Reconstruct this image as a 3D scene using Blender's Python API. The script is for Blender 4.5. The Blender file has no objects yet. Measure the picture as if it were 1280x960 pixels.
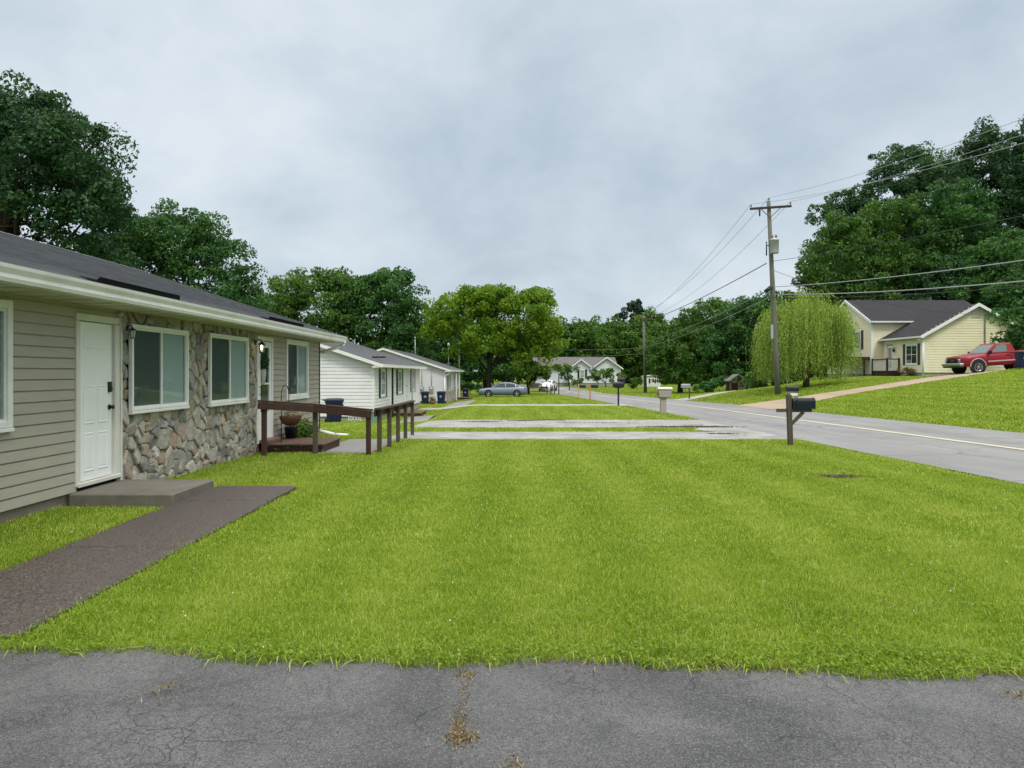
import bpy, math, random
import numpy as np
from mathutils import Vector, Matrix
SC = bpy.context.scene
COL = SC.collection
R = math.radians
EYE = 1.62
random.seed(7)
ORG = {}

# ------------------------------------------------------------------ helpers
def tag(o, label=None, cat=None, group=None, kind=None):
    if label: o['label'] = label
    if cat: o['category'] = cat
    if group: o['group'] = group
    if kind: o['kind'] = kind
    return o

def thing(name, label, cat, loc=(0, 0, 0), rot=(0, 0, 0), group=None):
    o = bpy.data.objects.new(name, None)
    COL.objects.link(o)
    o.location = loc
    o.rotation_euler = rot
    o.empty_display_size = 0.2
    ORG[o.name] = Vector(loc)
    return tag(o, label, cat, group)

def kids(o):
    return [c for c in bpy.data.objects if c.parent == o]

def copy_tree(o, parent=None):
    c = o.copy()
    COL.objects.link(c)
    if parent:
        c.parent = parent
    for ch in kids(o):
        copy_tree(ch, c)
    return c

class MB:
    """collects shapes and links them as ONE mesh object"""
    def __init__(s):
        s.v = []; s.f = []; s.sm = []; s.tint = []; s.ct = 0.5
    def add(s, vs, fs, smooth=False):
        b = len(s.v)
        s.v += [tuple(v) for v in vs]
        for f in fs:
            s.f.append([b + i for i in f]); s.sm.append(smooth); s.tint.append(s.ct)
        return s
    def box(s, x0, x1, y0, y1, z0, z1):
        if x0 > x1: x0, x1 = x1, x0
        if y0 > y1: y0, y1 = y1, y0
        if z0 > z1: z0, z1 = z1, z0
        vs = [(x0,y0,z0),(x1,y0,z0),(x1,y1,z0),(x0,y1,z0),(x0,y0,z1),(x1,y0,z1),(x1,y1,z1),(x0,y1,z1)]
        return s.add(vs, [(0,3,2,1),(4,5,6,7),(0,1,5,4),(1,2,6,5),(2,3,7,6),(3,0,4,7)])
    def bbox(s, x0, x1, y0, y1, z0, z1, b=.01):
        """box with chamfered edges: three overlapping shells would clash, so a true chamfer"""
        if x0 > x1: x0, x1 = x1, x0
        if y0 > y1: y0, y1 = y1, y0
        if z0 > z1: z0, z1 = z1, z0
        b = min(b, .45*(x1-x0), .45*(y1-y0), .45*(z1-z0))
        rings = []
        for (z, e) in ((z0, b), (z0+b, 0), (z1-b, 0), (z1, b)):
            xa, xb, ya, yb = x0+e, x1-e, y0+e, y1-e
            rings.append([(xa+b,ya,z),(xb-b,ya,z),(xb,ya+b,z),(xb,yb-b,z),(xb-b,yb,z),(xa+b,yb,z),(xa,yb-b,z),(xa,ya+b,z)])
        return s.rings(rings)
    def rings(s, rings, cap=True, smooth=False, closed=True):
        n = len(rings[0]); vs = [p for r in rings for p in r]; fs = []
        for i in range(len(rings)-1):
            for j in range(n if closed else n-1):
                k = (j+1) % n
                fs.append((i*n+j, i*n+k, (i+1)*n+k, (i+1)*n+j))
        s.add(vs, fs, smooth)
        if cap:
            b = len(s.v)-len(vs)
            s.f.append([b+i for i in range(n)][::-1]); s.sm.append(False); s.tint.append(s.ct)
            s.f.append([b+(len(rings)-1)*n+i for i in range(n)]); s.sm.append(False); s.tint.append(s.ct)
        return s
    def tube(s, pts, r, n=8, cap=True):
        """tapered tube through points; r a number or one per point"""
        pts = [Vector(p) for p in pts]
        rs = r if isinstance(r, (list, tuple)) else [r]*len(pts)
        rings = []; up = None
        for i, p in enumerate(pts):
            d = (pts[min(i+1, len(pts)-1)] - pts[max(i-1, 0)]).normalized()
            if up is None:
                up = Vector((0, 0, 1)) if abs(d.z) < .9 else Vector((1, 0, 0))
            a = d.cross(up).normalized(); b = a.cross(d).normalized(); up = b
            rings.append([tuple(p + (a*math.cos(t) + b*math.sin(t))*rs[i]) for t in [2*math.pi*k/n for k in range(n)]])
        return s.rings([list(reversed(q)) for q in rings], cap, smooth=n > 5)
    def cyl(s, p0, p1, r0, r1=None, n=12):
        return s.tube([p0, p1], [r0, r0 if r1 is None else r1], n)
    def lathe(s, prof, c, n=16):
        """prof: (radius, z) list about a vertical axis at c"""
        return s.rings([[(c[0]+r*math.cos(2*math.pi*k/n), c[1]+r*math.sin(2*math.pi*k/n), c[2]+z) for k in range(n)] for r, z in prof], True, True)
    def prism(s, poly, a, b, axis='y'):
        """polygon extruded along an axis from a to b; poly in the two other axes in order"""
        def m(p, t):
            if axis == 'y': return (p[0], t, p[1])
            if axis == 'x': return (t, p[0], p[1])
            return (p[0], p[1], t)
        return s.rings([[m(p, a) for p in poly], [m(p, b) for p in poly]])
    def beam(s, p0, p1, w, h):
        """rectangular bar between two points, w sideways, h upwards"""
        p0, p1 = Vector(p0), Vector(p1); d = (p1-p0).normalized()
        up = Vector((0,0,1)) if abs(d.z) < .95 else Vector((0,1,0))
        a = d.cross(up).normalized()*w/2; b = a.cross(d).normalized()*h/2
        return s.rings([[tuple(p+a+b), tuple(p-a+b), tuple(p-a-b), tuple(p+a-b)] for p in (p0, p1)])
    def quad(s, a, b, c, d):
        return s.add([a, b, c, d], [(0, 1, 2, 3)])
    def build(s, name, mat, parent=None, local=False, tint=False):
        me = bpy.data.meshes.new(name)
        off = Vector((0,0,0))
        if parent is not None and not local:
            p = parent
            while p.parent: p = p.parent
            off = ORG[p.name]
        me.from_pydata([(v[0]-off.x, v[1]-off.y, v[2]-off.z) for v in s.v], [], s.f)
        me.polygons.foreach_set('use_smooth', s.sm)
        if tint:
            at = me.attributes.new('tint', 'FLOAT', 'FACE'); at.data.foreach_set('value', s.tint)
        me.materials.append(mat)
        me.update()
        o = bpy.data.objects.new(name, me)
        COL.objects.link(o)
        if parent is not None: o.parent = parent
        return o

def np_mesh(name, V, k, mat, parent=None, tint=None, smooth=False):
    """V: (n*k,3) array, every k vertices one face"""
    V = np.ascontiguousarray(V, dtype=np.float32); n = len(V)//k
    me = bpy.data.meshes.new(name)
    me.vertices.add(n*k); me.vertices.foreach_set('co', V.ravel())
    me.loops.add(n*k); me.loops.foreach_set('vertex_index', np.arange(n*k, dtype=np.int32))
    me.polygons.add(n); me.polygons.foreach_set('loop_start', np.arange(0, n*k, k, dtype=np.int32))
    if tint is not None:
        at = me.attributes.new('tint', 'FLOAT', 'FACE'); at.data.foreach_set('value', np.asarray(tint, dtype=np.float32))
    me.materials.append(mat)
    me.update(calc_edges=True)
    o = bpy.data.objects.new(name, me); COL.objects.link(o)
    if parent is not None: o.parent = parent
    return o

def sstep(a, b, x):
    t = np.clip((x-a)/(b-a), 0, 1); return t*t*(3-2*t)

# ------------------------------------------------------------------ materials
class NT:
    def __init__(s, name):
        s.m = bpy.data.materials.new(name); s.m.use_nodes = True
        s.t = s.m.node_tree; s.t.nodes.clear()
        s.out = s.n('ShaderNodeOutputMaterial')
        s._tc = None
    def n(s, typ, **kw):
        x = s.t.nodes.new(typ)
        for k, v in kw.items():
            if k.startswith('i_'):
                x.inputs[k[2:].replace('_', ' ')].default_value = v
            else: setattr(x, k, v)
        return x
    def l(s, a, b): s.t.links.new(a, b)
    def pos(s):
        if s._tc is None: s._tc = s.n('ShaderNodeTexCoord')
        return s._tc.outputs['Object']
    def noise(s, scale, detail=3, rough=.55, dist=0, vec=None):
        x = s.n('ShaderNodeTexNoise'); x.inputs['Scale'].default_value = scale
        x.inputs['Detail'].default_value = detail; x.inputs['Roughness'].default_value = rough
        x.inputs['Distortion'].default_value = dist
        s.l(vec if vec is not None else s.pos(), x.inputs['Vector']); return x.outputs['Fac']
    def voro(s, scale, feature='F1', out='Distance', vec=None, rnd=1):
        x = s.n('ShaderNodeTexVoronoi', feature=feature); x.inputs['Scale'].default_value = scale
        x.inputs['Randomness'].default_value = rnd
        s.l(vec if vec is not None else s.pos(), x.inputs['Vector']); return x.outputs[out]
    def ramp(s, fac, stops):
        x = s.n('ShaderNodeValToRGB'); cr = x.color_ramp
        while len(cr.elements) < len(stops): cr.elements.new(.5)
        for e, (p, c) in zip(cr.elements, stops):
            e.position = p; e.color = (c, c, c, 1) if isinstance(c, (int, float)) else (*c, 1)
        s.l(fac, x.inputs['Fac']); return x.outputs['Color']
    def mix(s, fac, a, b, mode='MIX'):
        x = s.n('ShaderNodeMix', data_type='RGBA', blend_type=mode)
        for sock, v in ((x.inputs[0], fac), (x.inputs[6], a), (x.inputs[7], b)):
            if isinstance(v, (int, float)): sock.default_value = v if sock.type == 'VALUE' else (v, v, v, 1)
            elif isinstance(v, tuple): sock.default_value = (*v, 1)
            else: s.l(v, sock)
        return x.outputs[2]
    def math(s, op, a, b=0):
        x = s.n('ShaderNodeMath', operation=op)
        for i, v in enumerate((a, b)):
            if isinstance(v, (int, float)): x.inputs[i].default_value = v
            else: s.l(v, x.inputs[i])
        return x.outputs[0]
    def mapping(s, sc=(1,1,1), rot=(0,0,0)):
        x = s.n('ShaderNodeMapping'); x.inputs['Scale'].default_value = sc; x.inputs['Rotation'].default_value = rot
        s.l(s.pos(), x.inputs['Vector']); return x.outputs['Vector']
    def attr(s, name='tint'):
        x = s.n('ShaderNodeAttribute', attribute_name=name); return x.outputs['Fac']
    def bump(s, h, strength=.4, dist=.01):
        x = s.n('ShaderNodeBump'); x.inputs['Strength'].default_value = strength; x.inputs['Distance'].default_value = dist
        s.l(h, x.inputs['Height']); return x.outputs['Normal']
    def bsdf(s, col, rough=.6, metal=0, spec=.5, nrm=None, coat=0):
        b = s.n('ShaderNodeBsdfPrincipled')
        if isinstance(col, tuple): b.inputs['Base Color'].default_value = (*col, 1)
        else: s.l(col, b.inputs['Base Color'])
        if isinstance(rough, (int, float)): b.inputs['Roughness'].default_value = rough
        else: s.l(rough, b.inputs['Roughness'])
        b.inputs['Metallic'].default_value = metal
        b.inputs['Specular IOR Level'].default_value = spec
        b.inputs['Coat Weight'].default_value = coat
        if nrm is not None: s.l(nrm, b.inputs['Normal'])
        return b.outputs[0]
    def done(s, sh): s.l(sh, s.out.inputs['Surface']); return s.m

def pm(name, col, rough=.6, var=.18, scale=6, bump=0, bscale=60, metal=0, spec=.4, dirt=None, coat=0, stretch=(1,1,1)):
    """general procedural material: base colour with worn variation and fine bump"""
    k = NT(name)
    v = k.mapping(stretch)
    c2 = tuple(max(0, x*(1-var)) for x in col); c1 = tuple(min(1, x*(1+var*.6)) for x in col)
    c = k.mix(k.noise(scale, 5, .6, vec=v), c2, c1)
    if dirt:
        c = k.mix(k.ramp(k.noise(scale*.37, 6, .65, vec=v), [(.5, 0), (.75, .55)]), c, dirt)
    nr = k.bump(k.noise(bscale, 4, vec=v), bump, .01) if bump else None
    return k.done(k.bsdf(c, rough, metal, spec, nr, coat))

def siding_mat(name, col):
    k = NT(name)
    v = k.mapping((1, 1, 14)); v2 = k.mapping((.6, .6, .6))
    c = k.mix(k.noise(2.2, 4, .6, vec=v), tuple(x*.86 for x in col), tuple(min(1, x*1.06) for x in col))
    c = k.mix(k.ramp(k.noise(1.3, 6, .65, vec=v2), [(.45, 0), (.8, .35)]), c, tuple(x*.62 for x in col))
    return k.done(k.bsdf(c, .5, 0, .35, k.bump(k.noise(40, 3, vec=v), .12, .004)))

def shingle_mat(name, dark, light):
    k = NT(name)
    br = k.n('ShaderNodeTexBrick'); br.offset = .5
    br.inputs['Scale'].default_value = 1; br.inputs['Brick Width'].default_value = .32; br.inputs['Row Height'].default_value = .14
    br.inputs['Mortar Size'].default_value = .004; br.inputs['Color1'].default_value = (0,0,0,1); br.inputs['Color2'].default_value = (1,1,1,1)
    br.inputs['Mortar'].default_value = (.2,.2,.2,1); br.inputs['Bias'].default_value = 0
    sw = k.n('ShaderNodeSeparateXYZ'); k.l(k.pos(), sw.inputs[0])
    cb = k.n('ShaderNodeCombineXYZ'); k.l(sw.outputs['Y'], cb.inputs['X']); k.l(k.math('MULTIPLY', sw.outputs['X'], 1.05), cb.inputs['Y'])
    k.l(cb.outputs[0], br.inputs['Vector'])
    c = k.mix(br.outputs['Color'], dark, light)
    c = k.mix(.5, c, k.mix(k.noise(90, 3, .7), tuple(x*.4 for x in dark), tuple(x*1.7 for x in light)))
    c = k.mix(k.ramp(k.noise(.7, 6, .7), [(.45, 0), (.75, .4)]), c, tuple(x*.55 for x in dark))
    return k.done(k.bsdf(c, .8, 0, .35, k.bump(k.noise(160, 2), .5, .006)))

def leaf_mat(name, dark, mid, light, trans=.3):
    k = NT(name)
    c = k.ramp(k.attr(), [(0, dark), (.5, mid), (1, light)])
    d = k.bsdf(c, .55, 0, .3)
    t = k.n('ShaderNodeBsdfTranslucent'); k.l(k.mix(.5, c, k.mix(1, c, (1, 1, .25), 'MULTIPLY')), t.inputs['Color'])
    mx = k.n('ShaderNodeMixShader'); mx.inputs[0].default_value = trans
    k.l(d, mx.inputs[1]); k.l(t.outputs[0], mx.inputs[2])
    return k.done(mx.outputs[0])

def glass_mat(name, tint=(.90, .95, .94), refl=.035):
    k = NT(name)
    tr = k.n('ShaderNodeBsdfTransparent'); tr.inputs['Color'].default_value = (*tint, 1)
    gl = k.n('ShaderNodeBsdfGlossy'); gl.inputs['Roughness'].default_value = .02; gl.inputs['Color'].default_value = (.9, .95, .95, 1)
    lw = k.n('ShaderNodeLayerWeight'); lw.inputs['Blend'].default_value = .35
    f = k.math('ADD', k.math('MULTIPLY', lw.outputs['Fresnel'], .42), refl)
    mx = k.n('ShaderNodeMixShader'); k.l(f, mx.inputs[0]); k.l(tr.outputs[0], mx.inputs[1]); k.l(gl.outputs[0], mx.inputs[2])
    return k.done(mx.outputs[0])

def emit_mat(name, col, st):
    k = NT(name); e = k.n('ShaderNodeEmission'); e.inputs['Color'].default_value = (*col, 1); e.inputs['Strength'].default_value = st
    return k.done(e.outputs[0])

M = {}
M['tan_siding'] = siding_mat('tan_siding', (.43, .40, .34))
M['white_siding'] = siding_mat('white_siding', (.84, .82, .84))
M['cream_siding'] = siding_mat('cream_siding', (.88, .81, .57))
M['blue_siding'] = siding_mat('pale_blue_siding', (.76, .79, .86))
M['grey_siding'] = siding_mat('pale_grey_siding', (.70, .69, .71))
M['white_paint'] = pm('white_paint', (.80, .81, .79), .42, .07, 5, .05, 40, dirt=(.62, .61, .55))
M['cream_trim'] = pm('cream_trim', (.70, .70, .64), .5, .1, 4, .05, 40, dirt=(.5, .48, .38))
M['gutter'] = pm('gutter_metal', (.80, .79, .80), .35, .08, 3, 0, dirt=(.5, .5, .42))
M['soffit'] = pm('soffit_board', (.58, .56, .46), .6, .12, 4, .1, 30, dirt=(.42, .39, .3))
M['shingle'] = shingle_mat('dark_shingle', (.12, .125, .142), (.225, .232, .25))
M['shingle_far'] = shingle_mat('grey_shingle', (.075, .08, .092), (.13, .135, .15))
M['shingle_black'] = shingle_mat('black_shingle', (.016, .015, .020), (.032, .030, .038))
M['shingle_brown'] = shingle_mat('brown_grey_shingle', (.10, .09, .09), (.16, .15, .15))
M['tar'] = pm('tar_strip', (.010, .010, .012), 1, .3, 10, .3, 60, spec=.02)
M['foundation'] = pm('foundation_block', (.22, .19, .155), .9, .4, 6, .6, 30, dirt=(.09, .075, .055))
M['block'] = pm('grey_block', (.36, .35, .31), .9, .2, 5, .4, 30, dirt=(.22, .21, .18))
M['concrete'] = pm('weathered_concrete', (.165, .152, .125), .85, .4, 3.5, .5, 60, dirt=(.045, .038, .03))
M['concrete_pale'] = pm('pale_concrete', (.36, .35, .31), .85, .2, 2.2, .3, 60, dirt=(.22, .21, .17))
M['glass'] = glass_mat('window_glass')
M['glass_dark'] = glass_mat('dark_glass', (.10, .13, .13), .12)
M['glass_car'] = glass_mat('car_glass', (.22, .28, .28), .22)
M['dark_room'] = pm('dark_room', (.02, .03, .03), .8, .2, 3)
M['blind'] = pm('window_blind', (.50, .60, .60), .6, .06, 3)
M['screen'] = pm('insect_screen', (.11, .14, .165), .8, .1, 30)
M['door_white'] = pm('door_paint', (.86, .88, .88), .38, .05, 3, .04, 25)
M['black_metal'] = pm('black_metal', (.015, .015, .016), .4, .3, 20, .05, 60)
M['iron'] = pm('rusty_iron', (.035, .022, .016), .6, .4, 25, .2, 80)
M['grey_metal'] = pm('grey_metal', (.32, .33, .34), .4, .2, 10, .05, 50, metal=.6)
M['chrome'] = pm('chrome', (.6, .61, .62), .18, .05, 5, metal=1)
M['galv'] = pm('galvanised', (.42, .44, .46), .45, .2, 12, .05, 60, metal=.4)
M['rail_wood'] = pm('stained_rail_wood', (.050, .022, .014), .6, .45, 5, .4, 70, dirt=(.085, .055, .034), stretch=(3, 3, .5))
M['deck_wood'] = pm('deck_wood', (.12, .068, .045), .7, .35, 5, .4, 60, dirt=(.075, .045, .035), stretch=(1, 6, 1))
M['grey_wood'] = pm('weathered_wood', (.10, .08, .055), .85, .45, 6, .5, 60, dirt=(.045, .034, .022), stretch=(5, 5, .6))
M['dark_arm'] = pm('dark_timber_arm', (.045, .042, .038), .9, .3, 6, .4, 50)
M['litter'] = leaf_mat('dead_leaf', (.02, .014, .008), (.06, .04, .02), (.13, .09, .05), .1)
M['pole_wood'] = pm('pole_wood', (.15, .155, .125), .9, .3, 6, .4, 40, dirt=(.075, .078, .058), stretch=(4, 4, .3))
M['navy_plastic'] = pm('navy_plastic', (.008, .016, .045), .5, .25, 8, .1, 80)
M['blue_plastic'] = pm('blue_plastic', (.010, .020, .062), .5, .25, 8, .1, 80)
M['black_plastic'] = pm('black_plastic', (.012, .014, .018), .45, .25, 12, .1, 80)
M['rubber'] = pm('tyre_rubber', (.016, .016, .017), .85, .2, 20, .2, 70)
M['emblem'] = pm('emblem_print', (.62, .66, .7), .5, .05)
M['beige_plastic'] = pm('beige_plastic', (.38, .34, .305), .6, .14, 8, .3, 70)
M['beige_lid'] = pm('cream_plastic', (.58, .55, .47), .55, .1, 8, .1, 60)
M['green_mailbox'] = pm('dark_mailbox_metal', (.008, .018, .022), .5, .25, 10, .05, 50, spec=.2)
M['grey_plastic'] = pm('grey_mailbox_metal', (.30, .32, .33), .5, .15, 10)
M['teal_plastic'] = pm('green_pedestal_plastic', (.16, .30, .24), .55, .15, 6)
M['terracotta'] = pm('coco_liner', (.13, .060, .036), .95, .4, 30, .8, 60)
M['ceramic'] = pm('pale_ceramic', (.62, .60, .55), .5, .15, 10)
M['soil'] = pm('soil', (.06, .042, .026), .95, .4, 15, .6, 40)
M['brick'] = pm('brown_brick', (.18, .10, .07), .9, .35, 8, .5, 40)
M['yellow_wood'] = pm('yellowish_post', (.5, .40, .16), .8, .25, 10)
M['orange_wood'] = pm('orange_post', (.5, .25, .10), .8, .25, 10)
M['shutter'] = pm('dark_shutter', (.016, .022, .024), .5, .2, 10)
M['brown_shutter'] = pm('brown_shutter', (.05, .04, .035), .5, .2, 10)
M['curtain'] = pm('pale_curtain', (.55, .56, .54), .7, .2, 4, stretch=(6, 6, .4))
M['wire'] = pm('wire_sheath', (.03, .032, .035), .6, .1, 5)
M['wire_pale'] = pm('aluminium_wire', (.30, .32, .34), .5, .1, 5)
M['bark'] = pm('bark', (.05, .04, .03), .95, .45, 7, .8, 18, stretch=(3, 3, .6))
M['bulb'] = emit_mat('lit_bulb', (1, .72, .30), 9)
M['lantern_glass'] = glass_mat('lantern_glass', (.85, .86, .84), .12)
M['frosted'] = pm('frosted_glass', (.55, .57, .55), .25, .1, 8)
M['red_paint'] = pm('red_car_paint', (.24, .004, .013), .35, .1, 3, spec=.35, coat=.15)
M['silver_stripe'] = pm('silver_trim', (.42, .33, .34), .4, .1, 5)
M['blue_paint'] = pm('silver_blue_car_paint', (.19, .235, .295), .3, .06, 3, metal=.35, coat=.4)
M['white_car'] = pm('white_car_paint', (.72, .74, .75), .3, .06, 3, coat=.5)
M['lamp_clear'] = pm('headlight_lens', (.72, .75, .76), .15, .1, 20)
M['lamp_red'] = pm('tail_light_lens', (.28, .015, .012), .2, .1, 20)
M['stone'] = None

# stone veneer: per-stone colour is stored on the mesh, grain is procedural
k = NT('field_stone')
c = k.ramp(k.attr(), [(0, (.26, .265, .265)), (.2, (.44, .435, .415)), (.38, (.55, .50, .41)), (.52, (.36, .345, .32)), (.68, (.60, .56, .48)), (.86, (.42, .29, .21)), (.92, (.42, .36, .28)), (1, (.68, .66, .61))])
c = k.mix(k.ramp(k.noise(9, 6, .7, .6), [(.35, .55), (.60, 0)]), c, (.13, .11, .085))
c = k.mix(k.ramp(k.noise(24, 4, .6), [(.55, 0), (.75, .5)]), c, (.55, .53, .47))
vs = k.mapping((1, 1, 5), (.5, .9, .3)); c = k.mix(k.ramp(k.noise(26, 5, .7, .8, vec=vs), [(.42, .4), (.55, 0)]), c, (.15, .135, .11))
M['stone'] = k.done(k.bsdf(c, .85, 0, .3, k.bump(k.noise(16, 7, .65, .4), .9, .03)))
M['mortar'] = pm('mortar', (.34, .31, .265), .95, .3, 12, .6, 40)

# asphalt, foreground
k = NT('worn_asphalt')
big = k.noise(.8, 5, .6, .5)
c = k.mix(k.ramp(big, [(.38, 0), (.63, 1)]), (.050, .051, .053), (.125, .126, .129))
spk = k.voro(165, out='Color')
sp = k.n('ShaderNodeSeparateColor'); k.l(spk, sp.inputs[0])
c = k.mix(k.ramp(sp.outputs[0], [(.0, .9), (.42, 0)]), c, (.03, .031, .033))
c = k.mix(k.ramp(sp.outputs[1], [(.66, 0), (1, .45)]), c, (.27, .27, .275))
# stains and a network of cracks that fades in and out
c = k.mix(k.ramp(k.noise(1.7, 6, .7, .8), [(.56, 0), (.72, .65)]), c, (.03, .031, .035))
dv = k.n('ShaderNodeVectorMath', operation='ADD')
nz = k.n('ShaderNodeTexNoise'); nz.inputs['Scale'].default_value = 5; nz.inputs['Detail'].default_value = 4; k.l(k.pos(), nz.inputs['Vector'])
sc_ = k.n('ShaderNodeVectorMath', operation='SCALE'); sc_.inputs['Scale'].default_value = .28; k.l(nz.outputs['Color'], sc_.inputs[0])
k.l(k.pos(), dv.inputs[0]); k.l(sc_.outputs[0], dv.inputs[1])
cr1 = k.ramp(k.voro(1.1, 'DISTANCE_TO_EDGE', vec=dv.outputs[0]), [(.0, 1), (.006, 0)])
cr2 = k.ramp(k.voro(9, 'DISTANCE_TO_EDGE', vec=dv.outputs[0]), [(.0, 1), (.030, 0)])
cr2 = k.math('MULTIPLY', cr2, k.ramp(k.noise(.75, 4, .5), [(.46, 0), (.66, .62)]))
cr = k.math('MAXIMUM', k.math('MULTIPLY', cr1, k.ramp(k.noise(1.1, 3, .5), [(.45, 0), (.6, .75)])), cr2)
c = k.mix(cr, c, (.018, .018, .019))
h = k.math('SUBTRACT', k.noise(120, 3, .7), k.math('MULTIPLY', cr, 1.2))
M['asphalt'] = k.done(k.bsdf(c, k.math('ADD', k.math('MULTIPLY', big, .3), .5), 0, .35, k.bump(h, .8, .008)))

# road and side drives
def road_mat(name, a, b, stain, cracks=0, along=.12):
    k = NT(name)
    v = k.mapping((1, along, 1))
    c = k.mix(k.ramp(k.noise(1.4, 6, .65, vec=v), [(.36, 0), (.64, 1)]), a, b)
    if cracks:
        q = k.mapping((1, 1, 1)); nz_ = k.noise(3, 4); vm = k.n('ShaderNodeVectorMath', operation='ADD'); k.l(q, vm.inputs[0]); sv = k.n('ShaderNodeVectorMath', operation='SCALE'); cbn = k.n('ShaderNodeCombineXYZ'); k.l(nz_, cbn.inputs[0]); k.l(nz_, cbn.inputs[1]); k.l(cbn.outputs[0], sv.inputs[0]); sv.inputs['Scale'].default_value = .6; k.l(sv.outputs[0], vm.inputs[1])
        c = k.mix(k.math('MULTIPLY', k.ramp(k.voro(cracks, 'DISTANCE_TO_EDGE', vec=vm.outputs[0]), [(0, 1), (.022, 0)]), k.ramp(k.noise(.5, 3), [(.42, 0), (.6, .75)])), c, tuple(x*.3 for x in a))
    c = k.mix(k.ramp(k.noise(.55, 6, .7, .6), [(.52, 0), (.74, .7)]), c, stain)
    c = k.mix(k.math('MULTIPLY', k.noise(60, 3, .8), .55), c, tuple(x*.6 for x in a))
    return k.done(k.bsdf(c, .72, 0, .3, k.bump(k.noise(70, 3), .35, .008)))
M['road'] = road_mat('road_asphalt', (.215, .215, .218), (.30, .30, .304), (.16, .16, .162), .35)
M['drive'] = road_mat('drive_asphalt', (.26, .255, .245), (.44, .435, .425), (.12, .115, .10), .7, 1)
M['gravel'] = road_mat('gravel_drive', (.36, .27, .20), (.46, .36, .27), (.30, .24, .17))
M['path'] = road_mat('path_concrete', (.22, .21, .20), (.30, .29, .28), (.15, .14, .13))
M['line'] = pm('road_line_paint', (.55, .51, .38), .8, .3, 4, dirt=(.33, .32, .29))
# exposed aggregate walkway
k = NT('brown_aggregate')
sp = k.n('ShaderNodeSeparateColor'); k.l(k.voro(85, out='Color'), sp.inputs[0])
c = k.ramp(sp.outputs[0], [(0, (.020, .015, .014)), (.45, (.068, .053, .046)), (.8, (.092, .073, .063)), (1, (.15, .125, .11))])
c = k.mix(k.ramp(k.noise(1.4, 5, .6), [(.4, 0), (.7, .5)]), c, (.062, .052, .050))
M['aggregate'] = k.done(k.bsdf(c, .5, 0, .4, k.bump(k.voro(85), .5, .005)))
# lawn soil with grass thatch, and grass blades
k = NT('lawn_ground')
c = k.mix(k.noise(7, 6, .7), (.07, .10, .012), (.22, .31, .022))
c = k.mix(k.ramp(k.noise(.35, 5, .6), [(.35, 0), (.7, .6)]), c, (.15, .21, .012))
c = k.mix(k.math('MULTIPLY', k.noise(45, 4, .8), .6), c, (.045, .08, .010))
M['ground'] = k.done(k.bsdf(c, .9, 0, .15, k.bump(k.noise(30, 4), .7, .03)))
M['grass'] = leaf_mat('grass_blade', (.14, .245, .018), (.32, .46, .038), (.58, .60, .18), .46)
M['clover'] = pm('clover_blossom', (.72, .70, .62), .8, .1, 30)
M['weed'] = leaf_mat('dry_weed', (.13, .085, .03), (.24, .17, .06), (.38, .30, .13), .2)

M['leaf_dark'] = leaf_mat('dark_oak_leaf', (.012, .046, .020), (.034, .098, .034), (.085, .17, .046), .36)
M['leaf_mid'] = leaf_mat('mid_green_leaf', (.018, .068, .018), (.052, .152, .036), (.125, .25, .055), .4)
M['leaf_warm'] = leaf_mat('warm_green_leaf', (.026, .078, .016), (.074, .172, .028), (.165, .275, .045), .4)
M['leaf_cool'] = leaf_mat('cool_green_leaf', (.018, .060, .024), (.048, .125, .044), (.11, .205, .07), .4)
M['leaf_lime'] = leaf_mat('yellow_green_leaf', (.045, .125, .010), (.155, .285, .016), (.30, .42, .028), .45)
M['leaf_light'] = leaf_mat('light_green_leaf', (.03, .08, .012), (.075, .165, .022), (.16, .26, .04))
M['leaf_willow'] = leaf_mat('willow_leaf', (.13, .225, .030), (.275, .405, .060), (.45, .56, .15), .35)
M['leaf_row'] = leaf_mat('far_row_leaf', (.028, .08, .012), (.075, .175, .022), (.16, .28, .036))
M['leaf_pine'] = leaf_mat('pine_needle', (.012, .034, .022), (.028, .06, .036), (.05, .09, .055), .1)
# ------------------------------------------------------------------ the lie of the land (x right, y away from the camera, z up)
def XL(y): return np.interp(y, [0, 42, 55, 75, 90, 110, 128, 145, 170], [7.6, 7.45, 6.95, 6.2, 5.5, 4.2, 1.2, -6, -22])
def XR(y): return XL(y) + np.interp(y, [0, 45, 60, 90, 170], [6.6, 6.5, 6.1, 5.6, 6])
def H(x, y):
    x = np.asarray(x, float); y = np.asarray(y, float)
    g = np.interp(y, [-50, 8, 90, 130, 200, 600], [0, 0, -.984, -.75, -.75, -.75])
    left = -.25*sstep(-2, -5.2, x)*sstep(24, 34, y)
    xl, xr = XL(y), XR(y)
    t = np.clip((x-xl)/(xr-xl), 0, 1)
    d = np.clip(x-xr, 0, None)
    rise = .17*np.clip(d, 0, 4) + .13*np.clip(d-4, 0, 12) + .08*np.clip(d-16, 0, 10)
    rise *= 1-.93*sstep(54, 76, y)
    hill = .24*np.clip(d-27, 0, 60)*sstep(30, 60, y)
    z = g + left + .1*t + rise + hill
    pad = sstep(23, 29.5, x)*(1-sstep(40, 46, x))*sstep(42.8, 51, y)*(1-sstep(70, 78, y))
    z = z*(1-pad) + 1.22*pad
    return z
def h(x, y): return float(H(x, y))
def edgeY(x): return 4.09-.06*x+.05*np.sin(x*2.1+.5)+.035*np.sin(x*5.3)+.022*np.sin(x*11.3+1)*np.sin(x*1.7)+.016*np.sin(x*23.1)
LAWN_FAR = 19.6

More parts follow.
